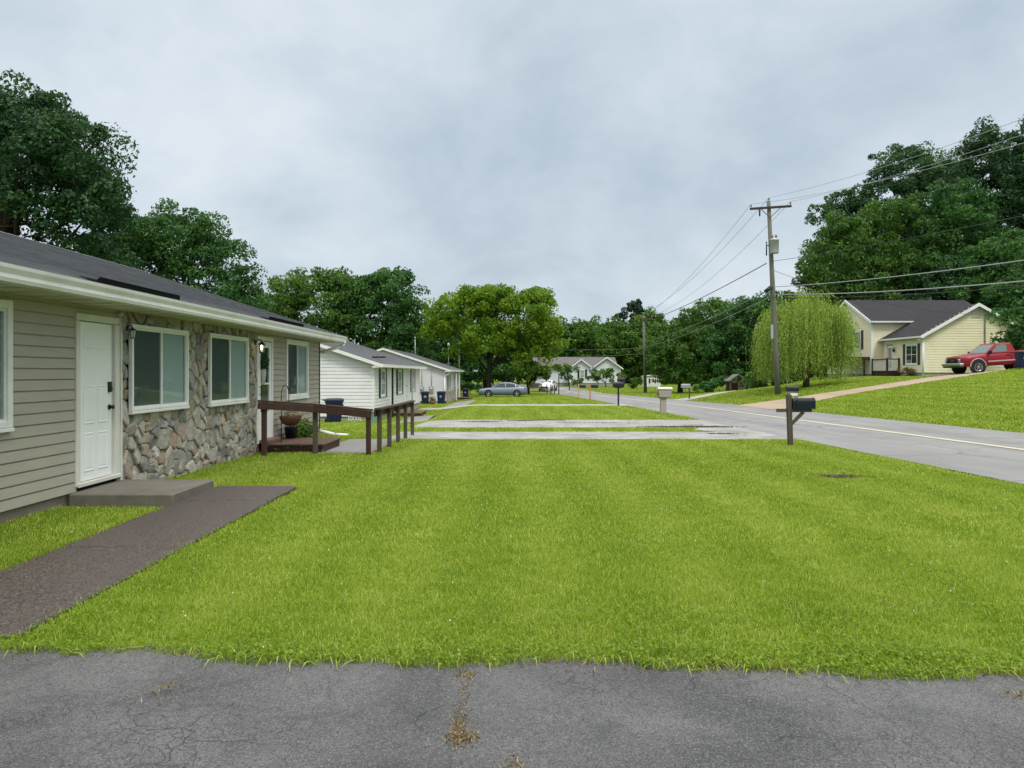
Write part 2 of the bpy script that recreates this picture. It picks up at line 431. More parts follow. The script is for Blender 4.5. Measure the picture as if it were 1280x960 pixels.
def grid_mesh(name, xs, ys, zfun, mat, kind='structure'):
    X, Y = np.meshgrid(xs, ys); Z = zfun(X, Y)
    V = np.stack([X, Y, Z], -1).reshape(-1, 3); nx, ny = len(xs), len(ys)
    i = np.arange(nx-1)[None, :] + nx*np.arange(ny-1)[:, None]; i = i.ravel()
    F = np.stack([i, i+1, i+nx+1, i+nx], -1)
    me = bpy.data.meshes.new(name); me.from_pydata(V.tolist(), [], F.tolist())
    me.polygons.foreach_set('use_smooth', [True]*len(F)); me.materials.append(mat); me.update()
    o = bpy.data.objects.new(name, me); COL.objects.link(o); o['kind'] = kind
    return o

def sheet(name, mat, ys, xa, xb, off, nx=8):
    """a surface laid on the land between two edges given per y"""
    V = []; F = []; ys = list(ys)
    for y in ys:
        a, b = float(xa(y)), float(xb(y))
        for i in range(nx+1):
            x = a+(b-a)*i/nx; V.append((x, y, h(x, y)+off))
    n = nx+1
    for j in range(len(ys)-1):
        for i in range(nx): F.append((j*n+i, j*n+i+1, (j+1)*n+i+1, (j+1)*n+i))
    me = bpy.data.meshes.new(name); me.from_pydata(V, [], F); me.materials.append(mat); me.update()
    o = bpy.data.objects.new(name, me); COL.objects.link(o); o['kind'] = 'structure'
    return o

def on_paved(x, y, m=0.0):
    """true where the road, a drive or a path covers the land (m shrinks the paving)"""
    xl, xr = XL(y), XR(y)
    p = (x > xl+m) & (x < xr-m)
    p |= (y < edgeY(x)-m) & (x < 12) & (x > -4.9)
    p |= (x > -3.3+m) & (x < xl+.5) & (y > 19.65+m) & (y < 22.5-m)
    p |= (x > -3.3+m) & (x < xl+.5) & (y > 24.5+m) & (y < 29.6-m)
    p |= (x > 5.6+m+.5*np.abs(y-23.5)) & (x < xl+.5) & (y > 19.6+m) & (y < 29.6-m)
    p |= (x > -6+m) & (x < xl+.5) & (y > 46.6+m) & (y < 50.2-m)
    p |= (x > -4.15+m) & (x < -3.03-m) & (y > 4.55+m) & (y < 10.47-m)
    p |= (x > -4.3+m) & (x < -3.0-m) & (y > 15.8+m) & (y < 19.7)
    p |= (x > -5.0+m) & (x < -3.45-m) & (y > 29.3) & (y < 37.5-m)
    p |= (x > -4.7+m) & (x < -3.0-m) & (y > 50) & (y < 66-m)
    dx = np.clip(x-13.6, 0, None)
    yc = np.interp(dx, [0, 4, 15, 25], [41.6, 41.9, 44.8, 47]); w = np.interp(dx, [0, 3, 6], [3.6, 2.0, 1.5])
    p |= (x > xr-.5) & (x < 34) & (np.abs(y-yc) < w-m)
    yc2 = 57.5+.55*dx; p |= (x > xr-.5) & (x < 24) & (np.abs(y-yc2) < 1.5-m)
    return p

xs = np.concatenate([np.arange(-240, -40, 12), np.arange(-40, -12, 1.5), np.arange(-12, 30, .3), np.arange(30, 60, 1.5), np.arange(60, 420, 15)])
ys = np.concatenate([np.arange(-60, -8, 6), np.arange(-8, 62, .3), np.arange(62, 120, 1), np.arange(120, 200, 4), np.arange(200, 640, 20)])
def terr(X, Y):
    return H(X, Y) - .09*on_paved(X, Y, .32) - .012
grid_mesh('ground', xs, ys, terr, M['ground'])

# foreground asphalt with a ragged edge at the lawn
rg = random.Random(3)
xe = np.arange(-4.9, 12.01, .06)
V = []; F = []
yn = [-8, -2, 1, 2.4, 3.2, 1e9]
for x in xe:
    e = float(edgeY(x)) + .10 + rg.uniform(-.02, .02)
    for y in yn:
        V.append((float(x), e if y > 1e8 else y, .006))
n = len(yn)
for i in range(len(xe)-1):
    for j in range(n-1): F.append((i*n+j, (i+1)*n+j, (i+1)*n+j+1, i*n+j+1))
me = bpy.data.meshes.new('asphalt_drive'); me.from_pydata(V, [], F); me.materials.append(M['asphalt'])
o = bpy.data.objects.new('asphalt_drive', me); COL.objects.link(o); o['kind'] = 'structure'

# the road, its centre lines and the side drives
yr = np.concatenate([np.arange(-60, 60, 1.0), np.arange(60, 172, 2)])
sheet('road', M['road'], yr, XL, XR, .012, 10)
mid = lambda y: XL(y)+(XR(y)-XL(y))*.52
sheet('road_marking', M['line'], yr, lambda y: mid(y)-.10, lambda y: mid(y)+.10, .022, 1)
wob = lambda y, a, p: a*math.sin(y*p)
def strip(name, mat, x0, x1, ya, yb, off, amp):
    V = []; F = []; X = np.arange(x0, x1, .12); n = 7; rr = random.Random(int(ya*10))
    ph = [rr.uniform(0, 6) for _ in range(8)]
    wv = lambda x, o: amp*(math.sin(x*1.1+ph[o])*.6+math.sin(x*3.3+ph[o+1])*.4+math.sin(x*8.1+ph[o+2])*.25)
    for x in X:
        a, b = ya+wv(x, 0), yb+wv(x, 4)
        for i in range(n):
            y = a+(b-a)*i/(n-1); V.append((float(x), float(y), h(x, y)+off))
    for j in range(len(X)-1):
        for i in range(n-1): F.append((j*n+i, (j+1)*n+i, (j+1)*n+i+1, j*n+i+1))
    me = bpy.data.meshes.new(name); me.from_pydata(V, [], F); me.materials.append(mat)
    o = bpy.data.objects.new(name, me); COL.objects.link(o); o['kind'] = 'structure'
strip('side_drive', M['drive'], -3.35, 7.9, 19.58, 22.62, .008, .13)
strip('side_drive', M['drive'], -3.4, 7.9, 24.45, 29.75, .008, .2)
sheet('drive_apron', M['drive'], np.arange(19.5, 29.81, .2), lambda y: 5.7+.5*abs(y-23.5), lambda y: XL(y)+.45, .0105, 10)
sheet('concrete_drive', M['concrete_pale'], np.arange(46.5, 50.21, .35), lambda y: -6, lambda y: XL(y)+.4, .012, 30)
sheet('ramp_path', M['path'], np.arange(15.8, 19.75, .3), lambda y: -4.3+.03*math.sin(4*y), lambda y: -3.0+.03*math.sin(3*y), .009, 4)
sheet('front_path', M['path'], np.arange(29.5, 37.6, .4), lambda y: -5.0, lambda y: -3.45-.05*(y-29), .011, 4)
sheet('front_path', M['path'], np.arange(50.0, 66.1, .8), lambda y: -4.7, lambda y: -3.0, .011, 4)
def cross_sheet(name, mat, x0, x1, yc, hw, off):
    V = []; F = []; X = np.arange(x0, x1, .5); n = 7
    for x in X:
        for i in range(n):
            y = yc(x)+hw(x)*(2*i/(n-1)-1); V.append((float(x), float(y), h(x, y)+off))
    for j in range(len(X)-1):
        for i in range(n-1): F.append((j*n+i, (j+1)*n+i, (j+1)*n+i+1, j*n+i+1))
    me = bpy.data.meshes.new(name); me.from_pydata(V, [], F); me.materials.append(mat)
    o = bpy.data.objects.new(name, me); COL.objects.link(o); o['kind'] = 'structure'
cross_sheet('gravel_drive', M['gravel'], 13.3, 36, lambda x: float(np.interp(x-13.6, [0, 4, 15, 25], [41.6, 41.9, 44.8, 47])), lambda x: float(np.interp(x-13.6, [0, 3, 6], [3.6, 2.0, 1.5])), .02)
cross_sheet('concrete_lane', M['concrete_pale'], 12.6, 24, lambda x: 57.5+.55*max(0, x-13.6), lambda x: 1.5, .02)

# aggregate walkway in three slabs with open joints
for (a, b) in ((4.55, 6.84), (6.862, 9.29), (9.31, 10.47)):
    m = MB(); m.bbox(-4.15, -3.03, a, b, -.10, {4.55: .018, 6.862: .023, 9.31: .030}[a], .012)
    o = m.build('walkway', M['aggregate']); o['kind'] = 'structure'

# ------------------------------------------------------------------ grass
rng = np.random.default_rng(11)
def blades(n, x0, x1, y0, y1, hgt, wid, keep=None, lean=.6):
    x = rng.uniform(x0, x1, n); y = rng.uniform(y0, y1, n)
    ok = ~on_paved(x, y, np.clip(rng.normal(.015, .035, n), -.03, .09))
    if keep is not None: ok &= keep(x, y)
    x, y = x[ok], y[ok]; n = len(x); z = H(x, y)-.012
    z = np.where((x > -4.16) & (x < -3.02) & (y > 4.5) & (y < 10.5), z+.008, z)
    z = np.where((x < -4.1) & (x > -5.5) & (y > 6) & (y < 10.6), z+.02, z)
    patch = .5+.5*np.sin(x*1.9+1.3*np.sin(y*.8))*np.sin(y*1.4+.9*np.sin(x*1.1))
    hh = hgt*rng.uniform(.55, 1.3, n)*(.75+.5*patch); a = rng.uniform(0, 2*np.pi, n); w = wid*rng.uniform(.6, 1.3, n)
    la = rng.uniform(0, 2*np.pi, n); ll = hh*lean*rng.uniform(.2, 1.5, n)
    ux, uy = np.cos(a)*w/2, np.sin(a)*w/2
    dx, dy = np.cos(la)*ll, np.sin(la)*ll
    b0 = np.stack([x-ux, y-uy, z], -1); b1 = np.stack([x+ux, y+uy, z], -1)
    m1 = np.stack([x+ux*.8+dx*.45, y+uy*.8+dy*.45, z+hh*.62], -1); t = np.stack([x+dx, y+dy, z+hh*(.98-.25*rng.random(n))], -1)
    m0 = np.stack([x-ux*.8+dx*.45, y-uy*.8+dy*.45, z+hh*.62], -1)
    Q = np.stack([b0, b1, m1, m0], 1); T = np.stack([m0, m1, t, t*.999+m1*.001], 1)
    stripe = .10*np.sin(x*5.2+.3*np.sin(y*.5))
    big = np.sin(x*.7+2)*np.sin(y*.5+1.1*np.sin(x*.4))
    tint = np.clip(.46+rng.normal(0, .23, n)+.07*big+.9*stripe+.10*np.sin(x*6.1+2*np.sin(y*4.3))*np.sin(y*7.7+1.7*np.sin(x*5.2))+.08*(patch-.5)-.14*np.exp(-np.clip(y-edgeY(x), 0, 9)*2.2), 0, 1)
    dry = rng.random(n) < .075; tint[dry] = rng.uniform(.85, 1, dry.sum())
    return np.concatenate([Q, T]).reshape(-1, 3), np.concatenate([tint, tint])
def leafs(n, x0, x1, y0, y1, r, hgt, keep=None):
    """clover leaves: small level discs standing just under the blade tips"""
    x = rng.uniform(x0, x1, n); y = rng.uniform(y0, y1, n)
    ok = ~on_paved(x, y, -.02)
    if keep is not None: ok &= keep(x, y)
    x, y = x[ok], y[ok]; n = len(x); z = H(x, y)+hgt*rng.uniform(.35, 1, n)
    rr = r*rng.uniform(.6, 1.3, n); a = rng.uniform(0, 6.28, n)
    tx, ty = rng.normal(0, .35, n), rng.normal(0, .35, n)
    P = []
    for k4 in range(4):
        cx, cy = np.cos(a+k4*np.pi/2)*rr, np.sin(a+k4*np.pi/2)*rr
        P.append(np.stack([x+cx, y+cy, z+cx*tx+cy*ty], -1))
    return np.stack(P, 1).reshape(-1, 3), np.clip(.16+rng.normal(0, .12, n), 0, 1)
bare = [(2.56, 5.16, .22, .08), (.8, 4.2, .25, .08), (5.25, 11.9, .5, .3), (2.78, 4.38, .26, .12), (1.3, 4.32, .28, .10), (3.0, 4.25, .32, .10), (3.05, 4.8, .25, .12), (2.9, 5.4, .2, .1)]
def lawn(x, y):
    k = (x < XL(y)) & (y > edgeY(x)+.0) & ~((x < -4.05) & (x > -5.5) & (y > 8.95) & (y < 10.4))
    for (bx, by, ax, ay) in bare:
        k &= ((x-bx)/ax)**2+((y-by)/ay)**2 > rng.uniform(0, 1.0, len(x))*(1.0 if ax > .45 else .55)
    return k
P = []; T = []
for args in [(230000, -5.45, 4.6, 3.9, 7, .038, .0052), (26000, -5.2, 4.2, 3.9, 4.35, .058, .0055),
             (60000, 4.6, 7.8, 3.9, 7, .038, .0075), (30000, 6.6, 7.8, 7, 12, .040, .0085), (185000, -5.45, 6.6, 7, 12, .040, .0078), (170000, -5.45, 7.6, 12, 19.7, .044, .0125)]:
    v, t = blades(*args, keep=lawn); P.append(v); T.append(t)
for args in [(12000, -5.45, 4.6, 3.9, 7, .006, .042), (9000, -5.2, 4.4, 3.9, 4.4, .009, .055), (8000, -5.2, 4.4, 3.9, 5.2, .007, .05), (9000, -5.45, 7, 7, 19.6, .009, .045)]:
    v, t = leafs(*args, keep=lawn); P.append(v); T.append(t)
np_mesh('lawn_grass', np.concatenate(P), 4, M['grass'], tint=np.concatenate(T))['kind'] = 'stuff'
P = []; T = []
notroad = lambda x, y: ~((x < -6.1) & (y > 33.8) & (y < 51)) & ~((x < -5.5) & (y > 62) & (y < 80))
for args in [(30000, -9, -3.3, 20, 34, .06, .02), (16000, -3.4, 6.8, 22.4, 24.7, .06, .02), (90000, -3.4, 7.6, 29.5, 47, .06, .03),
             (70000, -6, 7, 50, 92, .07, .05), (20000, -9, -4, 34, 62, .06, .03), (24000, -14, -5.4, 21.2, 30, .06, .025), (110000, 13.6, 32, 18, 41, .075, .035),
             (70000, 13.4, 36, 41, 62, .08, .05), (50000, 11, 32, 60, 118, .09, .08), (8000, -9, -5.5, 16, 23, .05, .015)]:
    kp = notroad
    if args[1] == -14: kp = lambda x, y: notroad(x, y) & ~((x < -5.4) & (y < 21.3))
    if args[1] == -9 and args[3] == 16: kp = lambda x, y: (y > 21.3)
    v, t = blades(*args, keep=kp); P.append(v); T.append(t)
np_mesh('verge_grass', np.concatenate(P), 4, M['grass'], tint=np.concatenate(T))['kind'] = 'stuff'

# overhanging runners and long stems at the lawn's edge, dry weeds in the cracks
P = []; T = []
for i in range(230):
    x = rng.uniform(-4.2, 4.6); y = float(edgeY(x))+rng.uniform(-.01, .10)
    L = rng.uniform(.04, .15); a = rng.normal(-1.57, .8); w = .005
    dx, dy = math.cos(a), math.sin(a); nx_, ny_ = -dy*w, dx*w
    z0 = .02; z1 = rng.uniform(.02, .05)
    P += [(x-nx_, y-ny_, z0), (x+nx_, y+ny_, z0), (x+dx*L*.6+nx_*.7, y+dy*L*.6+ny_*.7, z1+.01), (x+dx*L*.6-nx_*.7, y+dy*L*.6-ny_*.7, z1+.01),
          (x+dx*L*.6-nx_*.7, y+dy*L*.6-ny_*.7, z1+.01), (x+dx*L*.6+nx_*.7, y+dy*L*.6+ny_*.7, z1+.01), (x+dx*L+.001, y+dy*L, .014), (x+dx*L, y+dy*L, .013)]
    tt = float(np.clip(rng.normal(.55, .25), 0, 1)); T += [tt, tt]
np_mesh('edge_runners', np.array(P), 4, M['grass'], tint=T)['kind'] = 'stuff'
def weeds(n, cx, cy, sx, sy, hh, mat, name='crack_weeds'):
    P = []; T = []
    for i in range(n):
        x, y = rng.normal(cx, sx), rng.normal(cy, sy); a = rng.uniform(0, 6.28); w = .004; l = rng.uniform(.3, 1)*hh; b = rng.uniform(0, 6.28)
        ux, uy = math.cos(a)*w, math.sin(a)*w; tx, ty = math.cos(b)*l*.8, math.sin(b)*l*.8
        P += [(x-ux, y-uy, .004), (x+ux, y+uy, .004), (x+ux*.3+tx, y+uy*.3+ty, l*.6+.006), (x-ux*.3+tx, y-uy*.3+ty, l*.6+.006)]; T.append(rng.random())
    return P, T
P = []; T = []
for a in [(330, -.245, 3.40, .022, .09, .016), (200, -.24, 3.72, .014, .14, .012), (260, -.215, 3.29, .04, .035, .02), (120, -.25, 3.97, .04, .04, .02), (60, -1.78, 3.78, .03, .07, .03),
          (60, .01, 3.05, .03, .05, .03), (70, 2.55, 3.72, .05, .02, .03), (160, 1.3, 4.06, .3, .05, .05), (120, 2.3, 4.0, .4, .05, .05), (200, .75, 4.15, .3, .07, .045), (150, -1.5, 4.28, .6, .06, .04), (150, -.35, 4.18, .25, .05, .05), (110, 3.0, 3.98, .2, .05, .04), (160, -.1, 4.65, .35, .25, .03), (160, 1.0, 4.8, .5, .3, .03), (140, 2.6, 5.15, .25, .12, .03), (120, 5.2, 11.9, .4, .2, .03)]:
    p, t = weeds(*a, M['weed']); P += p; T += t
np_mesh('crack_weeds', np.array(P), 4, M['weed'], tint=T)['kind'] = 'stuff'
# dead leaves washed together where the drives meet the road, and in the drive's hollows
P = []; T = []
for (cx, cy, sx, sy, n) in [(6.3, 25.0, .55, .22, 900), (5.4, 24.9, .5, .15, 400), (.55, 29.0, .35, .10, 260), (1.5, 29.3, .3, .09, 240), (-1.2, 28.2, .4, .12, 200), (6.1, 21.6, .18, .06, 160), (3, 27.6, .8, .1, 120), (5.25, 11.9, .18, .09, 130)]:
    for i in range(n):
        x, y = rng.normal(cx, sx), rng.normal(cy, sy); a = rng.uniform(0, 6.28); r = rng.uniform(.02, .06); z = h(x, y)+.013+rng.uniform(0, .010); t1 = rng.normal(0, .4)
        c_, s_ = math.cos(a)*r, math.sin(a)*r
        P += [(x-c_, y-s_, z), (x+s_*.5, y-c_*.5, z+t1*.02), (x+c_, y+s_, z+.01), (x-s_*.5, y+c_*.5, z-t1*.01)]; T.append(rng.random())
np_mesh('leaf_litter', np.array(P), 4, M['litter'], tint=T)['kind'] = 'stuff'
# white clover blossoms
m = MB()
ico = [(0,0,1),(.9,0,.1),(.28,.86,.1),(-.73,.53,.1),(-.73,-.53,.1),(.28,-.86,.1),(0,0,-.7)]
icf = [(0,1,2),(0,2,3),(0,3,4),(0,4,5),(0,5,1),(6,2,1),(6,3,2),(6,4,3),(6,5,4),(6,1,5)]
def blossom(x, y, r, z): m.add([(x+r*p[0], y+r*p[1], z+r*p[2]) for p in ico], icf, True)
n = 0
while n < 380:
    x, y = rng.uniform(-5.2, 7.4), 4.2+15.2*rng.random()**.8
    if on_paved(np.array([x]), np.array([y]), -.03)[0] or x > XL(y)-.1: continue
    if math.sin(x*1.3+1)*math.sin(y*.9)+rng.normal(0, .5) < .0: continue
    blossom(x, y, rng.uniform(.004, .0075)*(1+y/30), .045+rng.uniform(0, .02)); n += 1
for i in range(150):
    x, y = rng.uniform(-2.5, 7), rng.uniform(30, 46); blossom(x, y, rng.uniform(.012, .018), h(x, y)+.05)
m.build('clover_blossoms', M['clover'])['kind'] = 'stuff'
# ------------------------------------------------------------------ wall building
class Wall:
    """frame on a wall: s along it, d outwards, z up"""
    def __init__(s, o, u, n): s.o = Vector((*o, 0)); s.u = Vector((*u, 0)); s.nn = Vector((*n, 0))
    def p(s, a, d, z): return s.o + s.u*a + s.nn*d + Vector((0, 0, z))
    def box(s, m, a0, a1, d0, d1, z0, z1, b=0):
        if b:
            r = []
            for (d, e) in ((d0, 0), (d1-b, 0), (d1, b)):
                r.append([s.p(a0+e, d, z0+e), s.p(a1-e, d, z0+e), s.p(a1-e, d, z1-e), s.p(a0+e, d, z1-e)])
            return m.rings(r)
        return m.rings([[s.p(a0, d, z0), s.p(a1, d, z0), s.p(a1, d, z1), s.p(a0, d, z1)] for d in (d0, d1)])

def siding(m, W, s0, s1, z0, z1, holes=(), e=.125, lap=.024, base=.002, span=None):
    k = 0; z = z0
    while z < z1-1e-4:
        zt = min(z+e, z1)
        cuts = sorted({z, zt} | {c for hl in holes for c in hl[2:4] if z < c < zt})
        for za, zb in zip(cuts[:-1], cuts[1:]):
            mid_ = (za+zb)/2
            a, b = span(mid_) if span else (s0, s1)
            segs = [(a, b)]
            for hl in holes:
                if hl[2] <= mid_ <= hl[3]:
                    segs = [q for (x, y) in segs for q in ((x, min(y, hl[0])), (max(x, hl[1]), y)) if q[1]-q[0] > 1e-3]
            def dd_(q): return base+lap*(1-.45*(q-z)/e)
            zg = z+e*.86                         # the top of each board steps back: a real groove below the next one
            for x, y in segs:
                for ya, yb, da, db in ((za, min(zb, zg), dd_(za), dd_(min(zb, zg))), (max(za, zg), zb, base, base)):
                    if yb-ya > 1e-4: m.quad(W.p(x, da, ya), W.p(y, da, ya), W.p(y, db, yb), W.p(x, db, yb))
                if za < zg < zb: m.quad(W.p(x, dd_(zg), zg), W.p(y, dd_(zg), zg), W.p(y, base, zg), W.p(x, base, zg))
                if za == z:
                    m.quad(W.p(x, base, za), W.p(y, base, za), W.p(y, dd_(za), za), W.p(x, dd_(za), za))
        z = zt
    return m

def slope(m, P, s0, s1, n_courses, lift=.012, thick=.05):
    """shingle courses on a roof plane: P(s, t) with t 0 at the eave, 1 at the ridge"""
    nrm = (P(1, 0)-P(0, 0)).cross(P(0, 1)-P(0, 0)).normalized()
    if nrm.z < 0: nrm = -nrm
    for i in range(n_courses):
        t0, t1 = i/n_courses, (i+1)/n_courses
        a, b = P(s0, t0)+nrm*lift, P(s1, t0)+nrm*lift
        c, d = P(s1, t1), P(s0, t1)
        m.quad(a, b, c, d)
        if i: m.quad(P(s0, t0), P(s1, t0), b, a)
    lo = [P(s0, 0)-nrm*thick, P(s1, 0)-nrm*thick, P(s1, 1)-nrm*thick, P(s0, 1)-nrm*thick]
    m.quad(*lo[::-1])
    m.quad(lo[0], lo[1], P(s1, 0)+nrm*lift, P(s0, 0)+nrm*lift)
    m.quad(lo[1], lo[2], P(s1, 1), P(s1, 0)+nrm*lift); m.quad(lo[3], lo[0], P(s0, 0)+nrm*lift, P(s0, 1))

def window(par, W, s0, s1, z0, z1, out=.0, trim=.075, slider=True, frame_m='white_paint', blinds=True, proud=.035, sill=True, grid=False, label=None):
    """frame with sashes; pane, blind and insect screen are sub-parts"""
    m = MB()
    d0, d1 = out-.01, out+proud
    W.box(m, s0, s0+trim, d0, d1, z0, z1, .006); W.box(m, s1-trim, s1, d0, d1, z0, z1, .006)
    W.box(m, s0+trim, s1-trim, d0, d1, z1-trim*1.15, z1, .006); W.box(m, s0+trim, s1-trim, d0, d1, z0, z0+trim*.8, .006)
    if sill: W.box(m, s0-.005, s1+.005, d0, d1+.012, z0-.045, z0-.003, .006)
    a0, a1, b0, b1 = s0+trim, s1-trim, z0+trim*.8, z1-trim*1.15
    f = .028; g = d1-.022
    mid_ = (a0+a1)/2
    W.box(m, a0, a0+f, d0, g, b0, b1); W.box(m, a1-f, a1, d0, g, b0, b1)
    W.box(m, a0+f, a1-f, d0, g, b1-f, b1); W.box(m, a0+f, a1-f, d0, g, b0, b0+f)
    if slider: W.box(m, mid_-.022, mid_+.022, d0, g+.006, b0+f, b1-f)
    else: W.box(m, a0+f, a1-f, d0, g+.006, (b0+b1)/2-.02, (b0+b1)/2+.02)
    if grid:
        W.box(m, mid_-.018, mid_+.018, d0, g+.002, b0+f, (b0+b1)/2-.022); W.box(m, mid_-.018, mid_+.018, d0, g+.002, (b0+b1)/2+.022, b1-f)
    fr = m.build('window', M[frame_m], par)
    if label: fr['label'] = label
    m = MB(); m.quad(W.p(a0+f, out+.010, b0+f), W.p(a1-f, out+.010, b0+f), W.p(a1-f, out+.010, b1-f), W.p(a0+f, out+.010, b1-f))
    m.build('pane', M['glass'], fr)
    m = MB()
    if blinds:
        n = max(8, int((b1-b0)/.034))
        for i in range(n):
            z = b0+(b1-b0)*i/n; t = (b1-b0)/n
            m.quad(W.p(a0, out-.012, z), W.p(a1, out-.012, z), W.p(a1, out-.020, z+t*.98), W.p(a0, out-.020, z+t*.98))
        m.build('blind', M['blind'], fr)
        m = MB()
        if slider:
            m.quad(W.p(a0+f, out+.003, b0+f), W.p(mid_-.022, out+.003, b0+f), W.p(mid_-.022, out+.003, b1-f), W.p(a0+f, out+.003, b1-f))
            m.build('insect_screen', M['screen_net'], fr)
    else:
        m.quad(W.p(a0, out-.02, b0), W.p(a1, out-.02, b0), W.p(a1, out-.02, b1), W.p(a0, out-.02, b1))
        m.build('dark_interior', M['dark_room'], fr)
    return fr

k = NT('insect_net')
tr = k.n('ShaderNodeBsdfTransparent'); mx = k.n('ShaderNodeMixShader'); mx.inputs[0].default_value = .80
k.l(tr.outputs[0], mx.inputs[1]); k.l(k.bsdf((.075, .10, .105), .7), mx.inputs[2]); M['screen_net'] = k.done(mx.outputs[0])

def gable_roof(par, W, s0, s1, d_eave, z_eave, d_ridge, z_ridge, d_back, mat, n=24, rake=.0, fascia='white_paint'):
    """two slopes, ridge parallel to the wall; rake boards at both ends"""
    m = MB()
    P1 = lambda s, t: W.p(s, d_eave+(d_ridge-d_eave)*t, z_eave+(z_ridge-z_eave)*t)
    zb = z_ridge-(z_ridge-z_eave)*abs(d_back-d_ridge)/abs(d_eave-d_ridge)
    P2 = lambda s, t: W.p(s, d_back+(d_ridge-d_back)*t, zb+(z_ridge-zb)*t)
    slope(m, P1, s0, s1, n); slope(m, P2, s0, s1, n)
    # ridge cap
    for i in range(int((s1-s0)/.3)):
        a = s0+.3*i; b = a+.31
        m.rings([[W.p(q, d_ridge+.13, z_ridge-.02), W.p(q, d_ridge, z_ridge+.03-.008*j), W.p(q, d_ridge-.13, z_ridge-.02)] for j, q in enumerate((a, b))])
    rf = m.build('roof', M[mat], par)
    for (s, o_) in ((s0, -1), (s1, 1)):
        for P in (P1, P2):
            m = MB(); a, b = P(s, 0), P(s, 1)
            w = W.u*(o_*.03); dn = Vector((0, 0, -.17)); up = Vector((0, 0, -.012))
            m.rings([[a+up, a+up+w, a+dn+w, a+dn], [b+up, b+up+w, b+dn+w, b+dn]])
            m.build('rake_board', M[fascia], par)
    return rf

# ------------------------------------------------------------------ tan house on the left
WX = -5.45
tan = thing('tan_house', 'long single storey tan sided house with stone front nearest on the left', 'house', (WX, 12, 0))
W1 = Wall((WX, 0), (0, 1), (1, 0))                 # s = y, d = +x
ZB = .14; ZT = 2.50; Y0, Y1 = 2.0, 21.0
ST0, ST1 = 10.25, 15.72                              # stone front
doors = [(9.27, 10.23, .0, 2.37), (15.84, 16.80, .0, 2.40)]
wins = [(6.1, 8.04, 1.03, 2.40), (10.45, 12.28, 1.08, 2.31), (13.17, 15.08, 1.06, 2.33), (17.83, 19.72, 1.0, 2.44)]
m = MB()
siding(m, W1, Y0, ST0-.02, ZB, ZT, [doors[0], wins[0]], e=.128)
siding(m, W1, ST1+.02, Y1, ZB-.10, ZT, [doors[1], wins[3]], e=.128)
We = Wall((WX, Y1), (-1, 0), (0, 1)); Wn = Wall((WX-10.1, Y0), (1, 0), (0, -1)); Wb = Wall((WX-10.1, Y1), (0, -1), (-1, 0))
gsp = lambda W_: (lambda z: (max(0, (z-ZT)/.327-.55), 10.1-max(0, (z-ZT)/.327-.55)))
siding(m, We, 0, 10.1, ZB-.1, 4.1, (), e=.128, span=gsp(We)); siding(m, Wn, 0, 10.1, ZB, 4.1, (), e=.128, span=gsp(Wn)); siding(m, Wb, 0, Y1-Y0, ZB, ZT, (), e=.128)
m.build('siding_wall', M['tan_siding'], tan)
m = MB(); W1.box(m, Y0+.02, Y1-.02, -10.08, -.012, -.45, ZB-.015)
m.build('foundation', M['foundation'], tan)
m = MB(); W1.box(m, Y0+.05, Y1-.05, -10.02, -.21, ZB, ZT-.02)
m.build('dark_inside', M['dark_room'], tan)
m = MB()
W1.box(m, Y1-.005, Y1+.025, -.06, .03, ZB-.1, ZT); W1.box(m, Y1-.07, Y1-.006, .022, .034, ZB-.1, ZT)
m.build('corner_trim', M['black_plastic'], tan)

# stone veneer: irregular cells cut by half planes, each with its own height and tilt
def clip(poly, nx, ny, c):
    out = []
    for i in range(len(poly)):
        a, b = poly[i], poly[(i+1) % len(poly)]
        da, db = a[0]*nx+a[1]*ny-c, b[0]*nx+b[1]*ny-c
        if da <= 0: out.append(a)
        if (da < 0 < db) or (db < 0 < da):
            t = da/(da-db); out.append((a[0]+(b[0]-a[0])*t, a[1]+(b[1]-a[1])*t))
    return out
rs = random.Random(5)
pts = []
while len(pts) < 330:
    p = (rs.uniform(ST0, ST1), rs.uniform(-.18, ZT)); big_ = rs.random()
    r_ = .10 if big_ < .4 else (.17 if big_ < .8 else .25)
    if all((p[0]-q[0])**2+((p[1]-q[1])*.85)**2 > ((r_+q[2])*.56)**2 for q in pts): pts.append((*p, r_))
    elif rs.random() < .003: pts.append((*p, .06))
m = MB()
